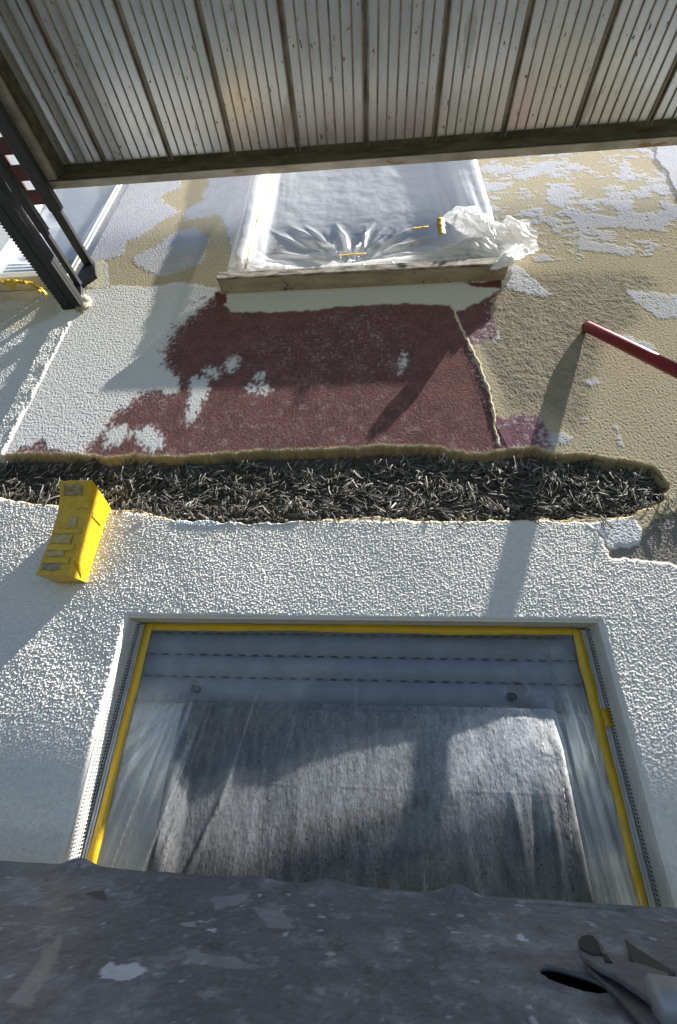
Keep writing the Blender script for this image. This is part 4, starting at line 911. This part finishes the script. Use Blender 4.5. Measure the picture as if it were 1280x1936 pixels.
m_ = MB(); m_.box(-2.2, 2.2, -1.30, -0.288, -0.275, -0.242); m_.build('deck_body', plain('painted slot shade', (0.008, 0.008, 0.008), 0.95, spec=0.0), ld)  # near-black colour supplies the shade seen through the slot
m_ = MB(); rp = []
for k in range(49):
    a_ = 2 * math.pi * k / 48; e1, e2 = (hl + 0.001) * math.cos(a_), 0.0175 * math.sin(a_); rp.append((hc[0] + e1 * math.cos(ha) - e2 * math.sin(ha), hc[1] + e1 * math.sin(ha) + e2 * math.cos(ha), Z0 - 0.0005 + 0.0015 * math.sin(3 * a_) * 0.3))
m_.tube(rp, 0.0022, 8, False); m_.build('slot_rim', M_STEEL, ld, True)
m_ = MB(); m_.box(-2.2, 2.2, -0.2875, -0.2855, -0.275, -0.214); m_.build('edge_strip', M_STEEL, ld)

# folding latch on the lower deck
la = empty('deck_latch', (0.26, -0.47, -0.2), 'grey folding latch with rounded dark pad beside the oval slot of the lower deck', 'latch')
def slab3(pxs, z, th, name, mat, bev=0.0012, rise=0.0, sub=None):
    pts = [(*floor_pt(a, b, z), z) for a, b in pxs]
    y0 = min(p[0] for p in pts); pts = [(p[0], p[1], p[2] + rise * (p[0] - y0)) for p in pts]
    m_ = MB(); m_.prism(pts, (0, 0, -th), bev)
    o = m_.build(name, mat, None if sub else la)
    return part_of(o, sub) if sub else o
tg = slab3([(1096, 1800), (1090, 1788), (1090, 1774), (1097, 1766), (1110, 1763), (1124, 1767), (1134, 1778), (1146, 1797), (1170, 1812), (1215, 1822), (1262, 1838), (1262, 1880), (1238, 1893), (1205, 1868), (1160, 1838), (1120, 1818)], -0.182, 0.006, 'tongue', M_STEEL, 0.0015)
slab3([(1096, 1792), (1093, 1778), (1099, 1769), (1110, 1766), (1122, 1769), (1131, 1780), (1140, 1802), (1120, 1803)], -0.1805, 0.003, 'pad', M_RUBBER, 0.001, 0, tg)
slab3([(1136, 1801), (1146, 1802), (1158, 1819), (1144, 1816)], -0.1808, 0.003, 'notch', M_RUBBER, 0.0006, 0, tg)
slab3([(1100, 1818), (1125, 1826), (1165, 1846), (1245, 1902), (1300, 1950), (1255, 1965), (1205, 1922), (1160, 1872)], -0.1915, 0.005, 'side_arm', M_STEEL, 0.0015)
fn = slab3([(1180, 1774), (1196, 1786), (1277, 1838), (1258, 1846), (1204, 1834), (1194, 1812)], -0.194, 0.003, 'hole_shade_plate', mottled('dark brown hole shade', (0.055, 0.048, 0.04), (0.085, 0.075, 0.06), 0.7, 40), 0.0006)  # dark plate painted in for a shaded triangular hole
p0 = floor_pt(1236, 1876, -0.176); p1 = floor_pt(1420, 1900, -0.176)
m_ = MB(); d = Vector((p1[0] - p0[0], p1[1] - p0[1], 0)).normalized(); A = Vector((p0[0], p0[1], -0.1815))
m_.tube([A - d * 0.001, A + d * 0.001, A + d * 0.16], [0.0135, 0.0150, 0.0152], 32); m_.build('pivot_tube', M_STEELL, la, True)
